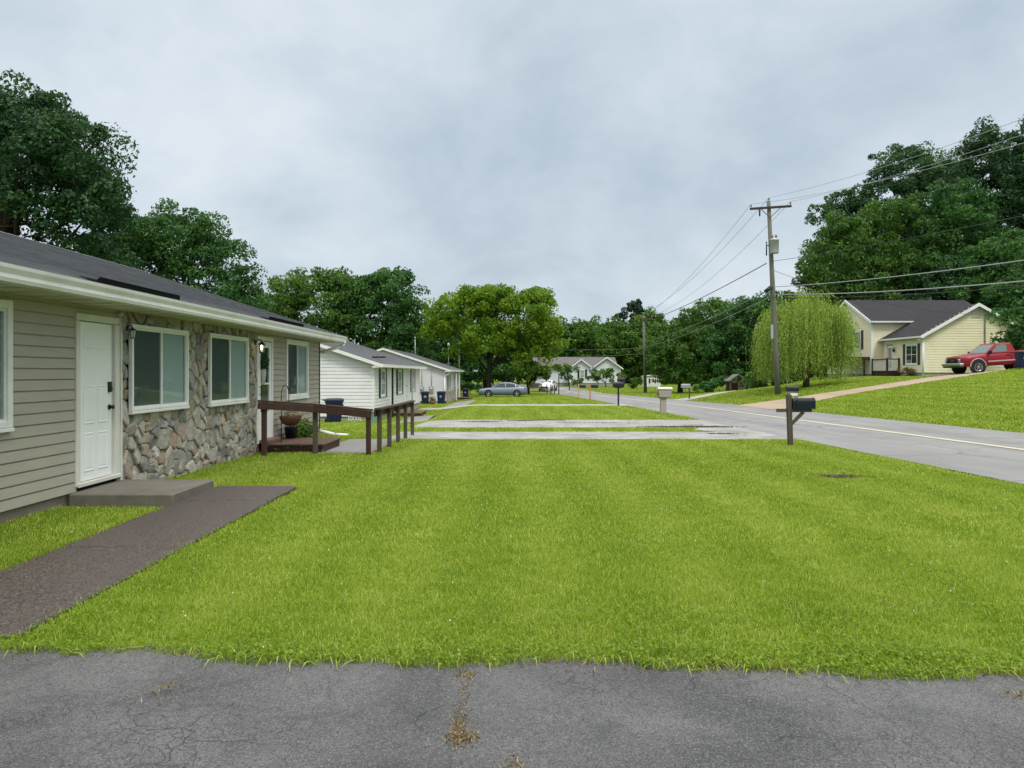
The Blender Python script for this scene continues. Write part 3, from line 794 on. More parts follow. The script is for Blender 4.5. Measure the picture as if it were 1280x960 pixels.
for i, (px, pz, r_) in enumerate(pts):
    if any(w[0]+.04 < px < w[1]-.04 and w[2]+.04 < pz < w[3]-.04 for w in wins[1:3]): continue
    poly = [(max(ST0, px-.6), max(-.25, pz-.6)), (min(ST1, px+.6), max(-.25, pz-.6)), (min(ST1, px+.6), min(ZT, pz+.6)), (max(ST0, px-.6), min(ZT, pz+.6))]
    an = rs.choice([0, .5, 1.1, 1.57, 2.0]); ca, sa = math.cos(an), math.sin(an)
    for j, (qx, qz, q_) in enumerate(pts):
        if i == j: continue
        dx, dz = qx-px, qz-pz; L = math.hypot(dx, dz)
        if L > 1.0: continue
        f = min(.72, max(.28, .5+.11*(r_-q_)/.1))
        poly = clip(poly, dx/L, dz/L, (px*dx+pz*dz)/L + L*f)
        if len(poly) < 3: break
    for w in wins[1:3]:
        if len(poly) < 3: break
        if px <= w[0]+.04 and any(a[0] > w[0]+.04 and w[2] < a[1] < w[3] for a in poly): poly = clip(poly, 1, 0, w[0]+.04)
        elif px >= w[1]-.04 and any(a[0] < w[1]-.04 and w[2] < a[1] < w[3] for a in poly): poly = clip(poly, -1, 0, -(w[1]-.04))
        elif pz <= w[2]+.04 and w[0] < px < w[1]: poly = clip(poly, 0, 1, w[2]+.04)
        elif pz >= w[3]-.04 and w[0] < px < w[1]: poly = clip(poly, 0, -1, -(w[3]-.04))
    if len(poly) < 3: continue
    cx = sum(a[0] for a in poly)/len(poly); cz = sum(a[1] for a in poly)/len(poly)
    # mortar gap, rounded corners, wobble
    rnd = []
    for a, b in zip(poly, poly[1:]+poly[:1]):
        L = math.hypot(b[0]-a[0], b[1]-a[1])
        if L < .012: continue
        for t in (.09, .36, .64, .91): rnd.append((a[0]+(b[0]-a[0])*t+rs.uniform(-.010, .010), a[1]+(b[1]-a[1])*t+rs.uniform(-.010, .010)))
    if len(rnd) < 6: continue
    hgt = rs.uniform(.035, .075); tx, tz = rs.uniform(-.16, .16), rs.uniform(-.16, .16)
    size = math.sqrt(max(1e-4, abs(sum(a[0]*b[1]-b[0]*a[1] for a, b in zip(rnd, rnd[1:]+rnd[:1])))/2))
    g = .010/size
    def ring(scale, d, tilt=1):
        return [W1.p(cx+(a[0]-cx)*scale, max(.006, d+tilt*(tx*(a[0]-cx)+tz*(a[1]-cz))), cz+(a[1]-cz)*scale) for a in rnd]
    m.ct = rs.random()
    s1_ = 1-g
    m.rings([ring(s1_, .004, 0), ring(s1_*.985, hgt*.62), ring(s1_*.90, hgt*.93), ring(s1_*.62, hgt*1.02)], True, False)
m.build('stone_veneer', M['stone'], tan, tint=True)
m = MB()
cuts = sorted([ST0, ST1]+[w[i] for w in wins[1:3] for i in (0, 1)])
for a, b in zip(cuts[:-1], cuts[1:]):
    hl = [w for w in wins[1:3] if w[0]-1e-6 <= (a+b)/2 <= w[1]+1e-6]
    for z0_, z1_ in ([(-.3, hl[0][2]+.03), (hl[0][3]-.03, ZT)] if hl else [(-.3, ZT)]): W1.box(m, a, b, -.02, .008, z0_, z1_)
m.build('mortar_bed', M['mortar'], tan)

def out_of(w): return .075 if ST0 < w[0] < ST1 else .018
for i, w in enumerate(wins):
    window(tan, W1, *w, out=out_of(w), trim=.085 if i in (0, 3) else .046, frame_m='white_paint', blinds=True, proud=.045)

# doors
def panel_door(par, W, s0, s1, z0, z1, out, name='door', label=None):
    m = MB(); W.box(m, s0, s1, out-.035, out, z0, z1, .003)
    wd = s1-s0; st = wd*.125; pw = (wd-3*st)/2; hh = z1-z0
    for r0, r1 in ((.055, .30), (.355, .60), (.655, .79), (.83, .955)):
        if r0 == .655: continue
        for c in (0, 1):
            a = s0+st+c*(pw+st); b = a+pw
            zz0, zz1 = z0+hh*r0, z0+hh*r1
            q = lambda e, d: [W.p(a+e, out+d, zz0+e), W.p(b-e, out+d, zz0+e), W.p(b-e, out+d, zz1-e), W.p(a+e, out+d, zz1-e)]
            m.rings([q(0, .0015), q(.008, .007), q(.020, .007), q(.032, .002)], False); m.rings([q(.032, .002), q(.055, .006)], False)
            m.quad(*q(.055, .006))
    d = m.build(name, M['door_white'], par)
    if label: d['label'] = label
    return d
d1 = panel_door(tan, W1, 9.33, 10.08, .245, 2.27, .02, 'front_door', 'white panelled front door with black lock')
m = MB(); W1.box(m, 9.985, 10.055, .022, .05, 1.36, 1.50, .008); W1.box(m, 9.995, 10.045, .05, .062, 1.385, 1.43, .004); m.build('keypad_lock', M['black_plastic'], d1)
m = MB(); m.tube([W1.p(10.02, .02, 1.16), W1.p(10.02, .036, 1.16)], .035, 14); m.tube([W1.p(10.02, .036, 1.16), W1.p(10.02, .060, 1.16), W1.p(10.02, .066, 1.16), W1.p(10.02, .085, 1.16), W1.p(10.02, .092, 1.16)], [.012, .012, .026, .028, .016], 14)
m.build('door_knob', M['black_metal'], d1)
m = MB()
W1.box(m, 9.24, 9.325, -.02, .045, .2, 2.275, .006); W1.box(m, 10.125, ST0-.01, -.02, .055, .2, 2.275, .006)
W1.box(m, 9.24, ST0-.01, -.02, .05, 2.28, 2.37, .006); W1.box(m, 10.09, 10.124, -.02, .012, .2, 2.275)
W1.box(m, 9.27, ST0-.01, -.02, .07, .185, .238, .006)
m.build('door_frame', M['cream_trim'], tan)
m = MB(); W1.box(m, 9.32, 10.12, -.04, -.02, .2, 2.3); W1.box(m, 10.081, 10.089, -.03, .012, .24, 2.27); m.build('door_gap', M['black_plastic'], tan)
m = MB(); W1.box(m, ST0-.009, ST0+.03, .0, .07, -.05, 2.44); m.build('stone_edge_trim', M['cream_trim'], tan)

# storm door
m = MB()
a, b = 15.9, 16.74
W1.box(m, a, a+.13, -.01, .035, .17, 2.30, .005); W1.box(m, b-.13, b, -.01, .035, .17, 2.30, .005)
W1.box(m, a+.13, b-.13, -.01, .035, 2.17, 2.30, .005); W1.box(m, a+.13, b-.13, -.01, .033, .17, .76, .005); W1.box(m, a+.13, b-.13, -.01, .03, 1.36, 1.40, .004)
sd = m.build('storm_door', M['door_white'], tan); sd['label'] = 'white storm door with tall glass over a solid panel'
m = MB(); m.quad(W1.p(a+.13, .012, .76), W1.p(b-.13, .012, .76), W1.p(b-.13, .012, 2.17), W1.p(a+.13, .012, 2.17)); m.build('pane', M['glass'], sd)
m = MB(); m.quad(W1.p(a+.1, -.02, .7), W1.p(b-.1, -.02, .7), W1.p(b-.1, -.02, 2.2), W1.p(a+.1, -.02, 2.2)); m.build('inner_door', M['shutter'], sd)
m = MB(); m.tube([W1.p(a+.06, .035, 1.14), W1.p(a+.06, .075, 1.16), W1.p(a+.06, .08, 1.24), W1.p(a+.06, .075, 1.30), W1.p(a+.06, .035, 1.32)], .010, 8); m.build('door_handle', M['black_metal'], sd)
m = MB(); W1.box(m, 15.80, a-.006, -.02, .05, .1, 2.31, .006); W1.box(m, b+.006, 16.84, -.02, .05, .1, 2.31, .006); W1.box(m, 15.80, 16.84, -.02, .055, 2.315, 2.41, .006)
m.build('door_frame', M['white_paint'], tan)

# roof, gutter, soffit
EX = .56                                            # overhang to the fascia
gable_roof(tan, W1, Y0-.3, Y1+.42, EX+.09, 2.655, -5.05, 4.50, -10.6, 'shingle', n=42, fascia='gutter')
m = MB(); W1.box(m, Y0-.28, Y1+.38, -.03, EX-.005, ZT-.022, ZT-.004)
for i in range(int((Y1-Y0)/.42)):                   # boards of the soffit
    W1.box(m, Y0+i*.42, Y0+i*.42+.012, .02, EX-.02, ZT-.030, ZT-.0225)
m.build('soffit', M['soffit'], tan)
m = MB(); W1.box(m, Y0-.28, Y1+.40, EX, EX+.022, ZT-.02, 2.63)
m.build('fascia', M['gutter'], tan)
m = MB()                                            # K-style gutter trough
prof = [(0, 0), (.075, 0), (.09, .03), (.088, .06), (.115, .10), (.122, .128), (.105, .128), (.10, .105), (.078, .066), (.078, .035), (.066, .012), (.012, .012), (.012, .12), (0, .12)]
m.rings([[W1.p(s_, EX+.024+p[0], ZT-.012+p[1]*1.27) for p in prof] for s_ in (Y0-.28, Y1+.45)])
for i in range(24):
    s_ = Y0+.5+i*.8; m.rings([[W1.p(s_+e, EX+.030, ZT+.138), W1.p(s_+e, EX+.14, ZT+.152), W1.p(s_+e, EX+.14, ZT+.146), W1.p(s_+e, EX+.030, ZT+.132)] for e in (0, .03)])
gt = m.build('gutter', M['gutter'], tan)
m = MB()                                            # elbow back to the wall, then down the corner
pts_ = [W1.p(Y1+.33, EX+.08, ZT+.03), W1.p(Y1+.33, EX+.08, ZT-.05), W1.p(Y1+.30, EX-.02, ZT-.13), W1.p(Y1+.12, .02, ZT-.30), W1.p(Y1+.07, -.07, ZT-.38), W1.p(Y1+.07, -.07, .10), W1.p(Y1+.08, .0, -.03), W1.p(Y1+.12, .40, -.13), W1.p(Y1+.15, .80, -.165)]
for p, q in zip(pts_[:5], pts_[1:6]): m.tube([p, q], .045, 8)
m.build('downspout', M['gutter'], tan)
m = MB()
for p, q in zip(pts_[5:-1], pts_[6:]): m.tube([p, q], [.05, .055], 10)
m.build('drain_outlet', M['white_paint'], tan)
for (a, b) in ((8.62, 10.85), (14.75, 17.3)):        # dark diverter strips over the doors
    m = MB()                                        # upright flashing folded up along the eave, its near end cut at a slant
    m.rings([[W1.p(a, d, 2.655), W1.p(b, d, 2.655), W1.p(b, d, 2.748), W1.p(a+.14, d, 2.748)] for d in (EX+.035, EX+.047)])
    m.rings([[W1.p(a, EX+.03, 2.668+u_), W1.p(b, EX+.03, 2.668+u_), W1.p(b, EX-.12, 2.72+u_), W1.p(a, EX-.12, 2.72+u_)] for u_ in (.02, .026)])
    m.build('rain_diverter', M['tar'], tan)
# wall lanterns
def lantern(W, s, z, d, lit, g=1.0):
    m = MB()
    m.tube([W.p(s, d, z+.06*g), W.p(s, d+.02, z+.06*g)], .055*g, 12)
    m.tube([W.p(s, d+.02, z+.06*g), W.p(s, d+.07*g, z+.13*g), W.p(s, d+.14*g, z+.12*g), W.p(s, d+.15*g, z+.06*g)], .011*g, 8)
    c = W.p(s, d+.15*g, 0); G = lambda pr: [(a*g, b*g) for a, b in pr]
    m.lathe(G([(.012, .085), (.02, .07), (.075, .035), (.08, .02), (.06, .018), (.01, .02)]), (c.x, c.y, z), 12)
    m.lathe(G([(.01, -.165), (.045, -.16), (.05, -.15), (.01, -.145)]), (c.x, c.y, z), 12)
    for k_ in range(4):
        t = k_*math.pi/2+.78; m.tube([(c.x+g*.062*math.cos(t), c.y+g*.062*math.sin(t), z+.02*g), (c.x+g*.047*math.cos(t), c.y+g*.047*math.sin(t), z-.152*g)], .005*g, 5)
    o = m.build('wall_lantern', M['black_metal'], tan)
    o['label'] = 'lit black wall lantern beside the storm door' if lit else 'unlit black wall lantern beside the first stone wall window'
    m = MB(); m.lathe(G([(.058, .016), (.045, -.148)]), (c.x, c.y, z), 12); m.build('lantern_glass', M['lantern_glass'] if lit else M['frosted'], o)
    m = MB(); m.lathe(G([(.004, .01), (.02, .0), (.03, -.04), (.026, -.07), (.004, -.085)]), (c.x, c.y, z), 10); m.build('bulb', M['bulb'] if lit else M['ceramic'], o)
lantern(W1, 10.37, 2.20, .07, False, .62)
lantern(W1, 15.55, 2.19, .07, True)

# concrete stoop at the first door, wooden landing at the second
st = thing('concrete_stoop', 'low stained concrete stoop below the white panelled front door', 'stoop', (-4.8, 9.7, 0))
m = MB(); m.bbox(-5.42, -4.14, 9.08, 10.33, -.12, .142, .018); m.build('slab', M['concrete'], st)
lp = thing('wooden_landing', 'low brown wooden landing below the white storm door', 'deck', (-4.8, 17, 0))
m = MB()
zl = .085
for i in range(11):
    y = 15.95+i*.152; m.bbox(-5.36, -4.05, y, y+.142, zl-.035, zl, .006)
m.build('deck_board', M['deck_wood'], lp)
m = MB(); m.box(-5.34, -4.07, 15.97, 16.01, -.09, zl-.038); m.box(-4.12, -4.08, 16.02, 17.6, -.12, zl-.038); m.box(-5.34, -4.13, 17.56, 17.6, -.12, zl-.038); m.build('rim_joist', M['rail_wood'], lp)
bs = thing('brick_step', 'small brown brick step under the storm door at the landing', 'step', (-5.25, 16.4, 0))
m = MB(); m.bbox(-5.43, -5.22, 15.97, 16.80, zl+.003, zl+.085, .01); m.build('step', M['brick'], bs)

# handrail round the ramp
hr = thing('ramp_handrail', 'dark brown stained wooden handrail on posts around the ramp path', 'handrail', (-3.0, 15.6, 0))
posts = [(-5.08, 15.25, 1.04), (-4.13, 15.62, .955), (-2.98, 15.45, .85)]
row = [(-2.86, 16.05, .84), (-2.85, 17.3, .83), (-2.85, 18.6, .82), (-2.85, 19.9, .815), (-2.84, 21.2, .81)]
for i, (x, y, zt) in enumerate(posts+row):
    m = MB(); m.bbox(x-.046, x+.046, y-.046, y+.046, h(x, y)-.15, zt-.04 if i != 7 else zt+.02, .006)
    m.build('post', M['rail_wood'] if i in (0, 2) else M['grey_wood'], hr)
def rail(pts2):
    m = MB()
    for p, q in zip(pts2[:-1], pts2[1:]):
        m.beam((p[0], p[1], p[2]-.019), (q[0], q[1], q[2]-.019), .15, .036)
    m.build('top_rail', M['rail_wood'], hr)
    m = MB()
    for p, q in zip(pts2[:-1], pts2[1:]):
        d = Vector((q[0]-p[0], q[1]-p[1], 0)).normalized(); n_ = Vector((d.y, -d.x, 0))*.068
        if n_.y > .01: n_ = -n_
        if abs(d.y) > .9: n_ = Vector((-.068, 0, 0))
        m.beam((p[0]+n_.x, p[1]+n_.y, p[2]-.11), (q[0]+n_.x, q[1]+n_.y, q[2]-.11), .036, .14)
    m.build('side_rail', M['rail_wood'], hr)
rail([(-5.2, 15.2, 1.065), (-4.13, 15.56, .975), (-2.9, 15.45, .865)])
rail([(-2.86, 15.85, .865), (-2.85, 18.6, .845), (-2.84, 21.3, .835)])

# planters by the landing
hk = thing('shepherd_hook', 'thin rusty double arched plant hook standing on the wooden landing', 'plant hook', (-5.1, 16.45, zl))
m = MB()
yh = 16.45; xh = -5.10
arc = [(xh, yh, zl), (xh, yh, 1.12)]+[(xh, yh+.28-.28*math.cos(t), 1.12+.22*math.sin(t)) for t in [math.pi*i/10 for i in range(1, 11)]]+[(xh, yh+.56, .92), (xh, yh+.60, .84), (xh, yh+.64, .88)]
m.tube(arc, .010, 6); m.tube([(xh, yh-.09, zl+.008), (xh, yh+.09, zl+.008)], .009, 6); m.build('hook', M['iron'], hk)
bk = thing('hanging_basket', 'brown bowl shaped liner basket hanging from the arched plant hook', 'basket', (xh, yh+.5, .45))
m = MB(); cb_ = (xh+.02, yh+.62, .40)
m.lathe([(.02, 0), (.11, .015), (.2, .08), (.245, .19), (.25, .225), (.235, .225), (.2, .17), (.02, .16)], cb_, 18); m.build('liner', M['terracotta'], bk)
m = MB()
for k_ in range(3):
    t = k_*2.09+.4; m.tube([(cb_[0]+.245*math.cos(t), cb_[1]+.245*math.sin(t), .625), (xh, yh+.61, .85)], .0035, 5)
m.tube([(cb_[0]+.25*math.cos(t), cb_[1]+.25*math.sin(t), .625) for t in [2*math.pi*i/16 for i in range(17)]], .006, 5); m.build('chain', M['iron'], bk)
def sprigs(n, c, sx, sz, leaf, r, flat=.6):
    P = []; T = []
    for i in range(n):
        v = rng.normal(0, 1, 3); v /= np.linalg.norm(v); q = rng.random()**.45
        p = np.array(c)+v*np.array([sx, sx, sz])*q
        a = rng.normal(0, 1, 3); a /= np.linalg.norm(a); b = np.cross(a, v+.01); b /= np.linalg.norm(b)
        l = leaf*rng.uniform(.6, 1.3)
        P += [p-a*l, p+b*l*flat, p+a*l, p-b*l*flat]; T.append(rng.random())
    return np.array(P)-np.array(r), T
v, t = sprigs(60, (cb_[0], cb_[1], cb_[2]+.27), .2, .08, .025, ORG['hanging_basket']); np_mesh('dry_foliage', v, 4, M['weed'], bk, t)
pt = thing('potted_plant', 'bushy green plant in a black pot at the landing beside the hook', 'plant', (-5.05, 18.05, zl))
m = MB(); m.lathe([(.02, 0), (.12, 0), (.15, .25), (.16, .27), (.145, .27), (.13, .24), (.02, .23)], (-5.2, 17.5, zl+.001), 16); m.build('pot', M['black_plastic'], pt)
v, t = sprigs(1900, (-5.08, 18.0, zl+.16), .40, .26, .032, ORG['potted_plant']); np_mesh('foliage', v, 4, M['leaf_light'], pt, t)
v, t = sprigs(150, (-5.1, 17.8, zl+.55), .34, .28, .018, ORG['potted_plant']); np_mesh('blossom_foliage', v, 4, M['weed'], pt, t)
dp = thing('door_planter', 'white cone planter with green leaves hanging on the storm door glass', 'planter', (-5.40, 16.12, 1.55))
m = MB(); m.lathe([(.02, 0), (.045, .02), (.085, .33), (.09, .34), (.07, .33), (.02, .3)], (-5.40, 16.12, 1.36), 14); m.build('cone', M['ceramic'], dp)
v, t = sprigs(420, (-5.38, 16.12, 1.83), .13, .2, .03, ORG['door_planter']); v[:, 0] = np.maximum(v[:, 0], -.03); np_mesh('leaves', v, 4, M['leaf_dark'], dp, t)
# ------------------------------------------------------------------ the two white houses further along
def row_house(name, label, y0, y1, wx, rx, z_eave, z_ridge, gz, siding_m, roof_m, wins_, shutters, posts_, stone_low=False, dark_post=None):
    hs = thing(name, label, 'house', (wx, (y0+y1)/2, gz))
    W = Wall((wx, 0), (0, 1), (1, 0)); G = Wall((wx, y0), (-1, 0), (0, -1))
    half = wx-rx; ov = .42; pit = (z_ridge-z_eave)/(half+ov); zw = z_eave-.08
    zb = gz+.28
    m = MB()
    siding(m, W, y0, y1, zb, zw, [w[:4] for w in wins_], e=.16, lap=.03)
    gs = lambda z: (max(0, (z-zw)/pit-ov+.12), 2*half-max(0, (z-zw)/pit-ov+.12))
    siding(m, G, 0, 2*half, zb, z_ridge-.15, (), e=.16, lap=.03, span=gs)
    B = Wall((wx-2*half, y1), (0, -1), (-1, 0)); E = Wall((wx-2*half, y1), (1, 0), (0, 1))
    siding(m, B, 0, y1-y0, zb, zw, (), e=.16, lap=.03); siding(m, E, 0, 2*half, zb, z_ridge-.15, (), e=.16, lap=.03, span=gs)
    m.build('siding_wall', M[siding_m], hs)
    m = MB(); W.box(m, y0+.03, y1-.03, -2*half+.03, -.03, gz-.5, zb-.01); m.build('foundation', M['block'], hs)
    m = MB(); W.box(m, y0+.3, y1-.3, -2*half+.3, -.15, zb, zw-.05); m.build('dark_inside', M['dark_room'], hs)
    m = MB(); W.box(m, y0-.012, y0+.085, -.03, .03, zb, zw); m.build('corner_trim', M['white_paint'], hs)
    m = MB(); G.box(m, .031, .115, .0, .03, zb, zw); m.build('corner_trim', M['white_paint'], hs)
    m = MB(); W.box(m, y1-.085, y1+.012, -.03, .03, zb, zw); m.build('corner_trim', M['white_paint'], hs)
    gable_roof(hs, W, y0-.32, y1+.32, ov, z_eave, rx-wx, z_ridge, 2*(rx-wx)-ov, roof_m, n=30)
    m = MB(); W.box(m, y0-.30, y1+.30, -.02, ov-.012, zw-.03, zw-.008); m.build('soffit', M['white_paint'], hs)
    m = MB(); W.box(m, y0-.33, y1+.33, ov-.01, ov+.05, z_eave-.155, z_eave-.012); m.build('eave_fascia', M['white_paint'], hs)
    m = MB(); G.box(m, -ov+.02, .04, .0, .30, zw-.10, zw-.035); G.box(m, -ov, -.04, .305, .33, z_eave-.17, z_eave-.0); m.build('eave_return', M['white_paint'], hs)
    for i, w in enumerate(wins_):
        if w[4] == 'win':
            window(hs, W, *w[:4], out=.03, trim=.06, slider=False, blinds=True, sill=True)
        else:
            m = MB(); W.box(m, w[0], w[1], -.03, .03, w[2], w[3], .006); d = m.build('front_door', M['door_white'], hs)
            m = MB(); c_ = W.p(w[1]-.1, .03, w[2]+.95); m.tube([c_, W.p(w[1]-.1, .08, w[2]+.95)], .03, 8); m.build('door_knob', M['black_metal'], d)
    for (a, b, za, zb_) in shutters:
        m = MB(); W.box(m, a, b, .012, .05, za, zb_, .008)
        for j in range(int((zb_-za)/.06)-1):
            W.box(m, a+.05, b-.05, .045, .058, za+.05+j*.06, za+.085+j*.06)
        m.build('shutter', M['shutter'], hs)
    for (yy, dd, mt, zl_) in posts_:
        m = MB(); W.box(m, yy-.045, yy+.045, dd-.045, dd+.045, zl_, zw-.031, .006); m.build('porch_post', M[mt], hs)
    return hs, W, G
gz2 = h(-6.5, 40)-.02
h2, W2, G2 = row_house('white_house', 'white sided house with black shutters and dark roof, behind the blue bin', 34, 50.6, -6.3, -11.5, 2.03, 3.88, gz2, 'white_siding', 'shingle_far',
    [(35.5, 36.75, .5, 1.78, 'win'), (38.3, 39.2, -.1, 1.8, 'door'), (40.9, 42.2, .5, 1.78, 'win'), (43.3, 44.15, -.1, 1.8, 'door'), (46.4, 47.6, .5, 1.78, 'win')],
    [(35.05, 35.47, .42, 1.82), (36.78, 37.2, .42, 1.82), (40.3, 40.87, .42, 1.82), (42.23, 42.8, .42, 1.82), (45.9, 46.37, .42, 1.82), (47.63, 48.1, .42, 1.82)],
    [(37.0, .36, 'black_metal', gz2-.1), (44.3, .36, 'galv', gz2-.1)])
gz3 = h(-6, 70)-.02
h3, W3, G3 = row_house('pale_house', 'pale grey house with stone base, farther along behind the two navy bins', 62, 79, -5.55, -10.7, 1.88, 3.70, gz3, 'grey_siding', 'shingle_far',
    [(64.3, 66.0, .1, 1.5, 'win'), (68.0, 69.0, -.7, 1.6, 'door'), (70.2, 71.8, .1, 1.5, 'win'), (74.5, 76.1, .1, 1.5, 'win')], [(63.6, 64.2, 0, 1.55), (66.1, 66.7, 0, 1.55)],
    [(69.6, .36, 'white_paint', gz3-.1), (73.6, .36, 'white_paint', gz3-.1)])
# stone band along the foot of its front
m = MB(); rs = random.Random(9)
y = 62.05
while y < 78.9:
    z = gz3-.2; w_ = rs.uniform(.25, .5)
    while z < gz3+1.0:
        hh = rs.uniform(.15, .32); m.ct = rs.random(); W3.box(m, y+.012, min(78.95, y+w_), .0, rs.uniform(.05, .10), z+.01, z+hh, .02); z += hh
    y += w_
m.build('stone_base', M['stone'], h3, tint=True)
m = MB(); q = [G3.p(-.36, .1, 1.74), G3.p(-.36, .1, 1.62), G3.p(.06, .08, 1.28), G3.p(.06, .08, gz3+.12), G3.p(-.05, .2, gz3+.04), G3.p(-.6, .35, gz3+.05)]
for a, b in zip(q[:-1], q[1:]): m.tube([a, b], .055, 8)
m.build('downspout', M['white_paint'], h3)
for (s_, ztop) in ((1.95, 2.2), (1.15, 1.9)):                                   # meters and conduits on the gable wall
    m = MB(); m.tube([G3.p(s_, .06, .55), G3.p(s_, .06, ztop)], .03, 8); cd = m.build('conduit', M['galv'], h3)
    m = MB(); G3.box(m, s_-.17, s_+.17, .025, .16, -.02, .52, .015); m.build('meter_box', M['galv'], cd)
    m = MB(); m.tube([G3.p(s_, .16, .34), G3.p(s_, .27, .34)], .11, 14); m.build('meter_dial', M['frosted'], cd)
m = MB(); m.tube([(-8.15, 62.6, 2.3), (-8.15, 62.6, 4.5)], .03, 8); m.tube([(-8.15, 62.6, 4.5), (-8.15, 62.6, 4.64)], .06, 8)
m.build('service_mast', M['galv'], h3)
m = MB()
for i in range(7): m.box(-6.9+.1*i, -6.84+.1*i, 36.6, 36.8, 2.35, 2.43)
m.build('roof_vent', M['black_metal'], h2)

def bin_(label, x, y, rz, mat='navy_plastic', group=None, z=None):
    t = thing('wheelie_bin', label, 'trash bin', (x, y, h(x, y) if z is None else z), (0, 0, rz), group)
    m = MB()
    def sec(w, d, z, c=.05): return [(-w+c, -d, z), (w-c, -d, z), (w, -d+c, z), (w, d-c, z), (w-c, d, z), (-w+c, d, z), (-w, d-c, z), (-w, -d+c, z)]
    m.rings([sec(.25, .27, .06), sec(.255, .28, .12), sec(.30, .35, .84), sec(.32, .37, .86), sec(.32, .37, .92), sec(.30, .35, .925)], True)
    m.box(-.18, .18, -.385, -.34, .72, .76)
    m.build('body', M[mat], t, True)
    m = MB()
    m.rings([sec(.33, .40, .93), sec(.33, .40, .965), sec(.28, .34, 1.02), sec(.2, .25, 1.035)], True)
    m.tube([(-.25, .40, .95), (-.25, .47, .97), (.25, .47, .97), (.25, .40, .95)], .018, 6)
    m.build('lid', M[mat], t, True)
    for s in (-1, 1):
        m = MB(); m.tube([(s*.27, .26, .12), (s*.33, .26, .12)], .12, 14); m.build('wheel', M['rubber'], t, True)
    # pale round crest printed on the front
    m = MB(); m.rings([[(r_*math.cos(a), -.322-.085*((.62+r_*math.sin(a))-.5)/.72-.006, .62+r_*math.sin(a)) for a in [2*math.pi*i/20 for i in range(20)]] for r_ in (.10, .075)], False)
    m.add([(.05*math.cos(a), -.322-.085*((.62+.05*math.sin(a))-.5)/.72-.006, .62+.05*math.sin(a)) for a in [2*math.pi*i/5+1.57 for i in range(5)]], [(0, 1, 2, 3, 4)])
    m.build('emblem', M['emblem'], t, True)
    return t
bin_('navy wheelie bin on the grass beside the white siding gable', -7.45, 31.2, R(100), 'navy_plastic', 'wheelie bins in the yards')
bin_('navy wheelie bin with pale crest, left one of the pair by the pale house gable', -6.85, 58.6, R(8), 'navy_plastic', 'wheelie bins in the yards')
bin_('blue bin with pale crest beside the white downspout, right one of the pair', -5.62, 59.2, R(-4), 'blue_plastic', 'wheelie bins in the yards')
bin_('small looking distant navy bin at the far end of the pale house', -5.1, 82, R(-5), 'navy_plastic', 'wheelie bins in the yards')
bin_('dark blue bin on the gravel drive behind the red pickup truck', 29.45, 42.9, R(-12), 'blue_plastic', 'wheelie bins in the yards')

ft = thing('front_landing', 'low dark wooden step in front of the white shuttered house', 'step', (-5.4, 37.9, h(-5.4, 38)))
m = MB(); z = h(-5.4, 39)
for i in range(9): m.bbox(-6.2, -4.6, 37.7+.3*i, 37.98+.3*i, z+.16, z+.21, .006)
m.box(-6.15, -4.65, 37.75, 40.3, z-.15, z+.155); m.build('deck_board', M['deck_wood'], ft)
f2 = thing('front_landing', 'low dark wooden step at the far front of the pale house', 'step', (-4.8, 74, h(-4.8, 74)))
m = MB(); z = h(-4.8, 74)
for i in range(7): m.bbox(-5.4, -4.0, 73+.3*i, 73.28+.3*i, z+.16, z+.22, .006)
m.box(-5.35, -4.05, 73.05, 75.05, z-.15, z+.155); m.build('deck_board', M['deck_wood'], f2)
up = thing('utility_pedestal', 'small pale green utility pedestal standing in grass behind the handrail corner', 'utility box', (-5.55, 30, h(-5.55, 30)))
m = MB(); z = h(-5.55, 30); m.bbox(-5.68, -5.42, 29.87, 30.13, z-.05, z+.42, .03); m.bbox(-5.70, -5.40, 29.85, 30.15, z+.421, z+.52, .04); m.build('cabinet', M['teal_plastic'], up)
tr_ = thing('wire_trellis', 'small white crisscross wire stand leaning at the white house foundation', 'trellis', (-7.0, 33.4, h(-7, 33.4)))
m = MB(); z = h(-7, 33.4)
for i in range(5):
    m.tube([(-7.35+.14*i, 33.4, z), (-7.35+.14*min(4, i+2), 33.4, z+.45)], .012, 5); m.tube([(-7.35+.14*i, 33.42, z), (-7.35+.14*max(0, i-2), 33.42, z+.45)], .012, 5)
m.tube([(-7.4, 33.4, z+.46), (-6.72, 33.4, z+.46)], .014, 5); m.build('rods', M['white_paint'], tr_)
pp = thing('flower_pot', 'brown bushy pot plant between the two navy bins', 'plant', (-6.25, 58.3, h(-6.25, 58.3)))
m = MB(); m.lathe([(.02, 0), (.18, 0), (.24, .3), (.22, .3), (.02, .26)], (-6.25, 58.3, h(-6.25, 58.3)), 12); m.build('pot', M['brick'], pp)
v, t = sprigs(300, (-6.25, 58.3, h(-6.25, 58.3)+.42), .32, .25, .05, ORG['flower_pot']); np_mesh('foliage', v, 4, M['weed'], pp, t)

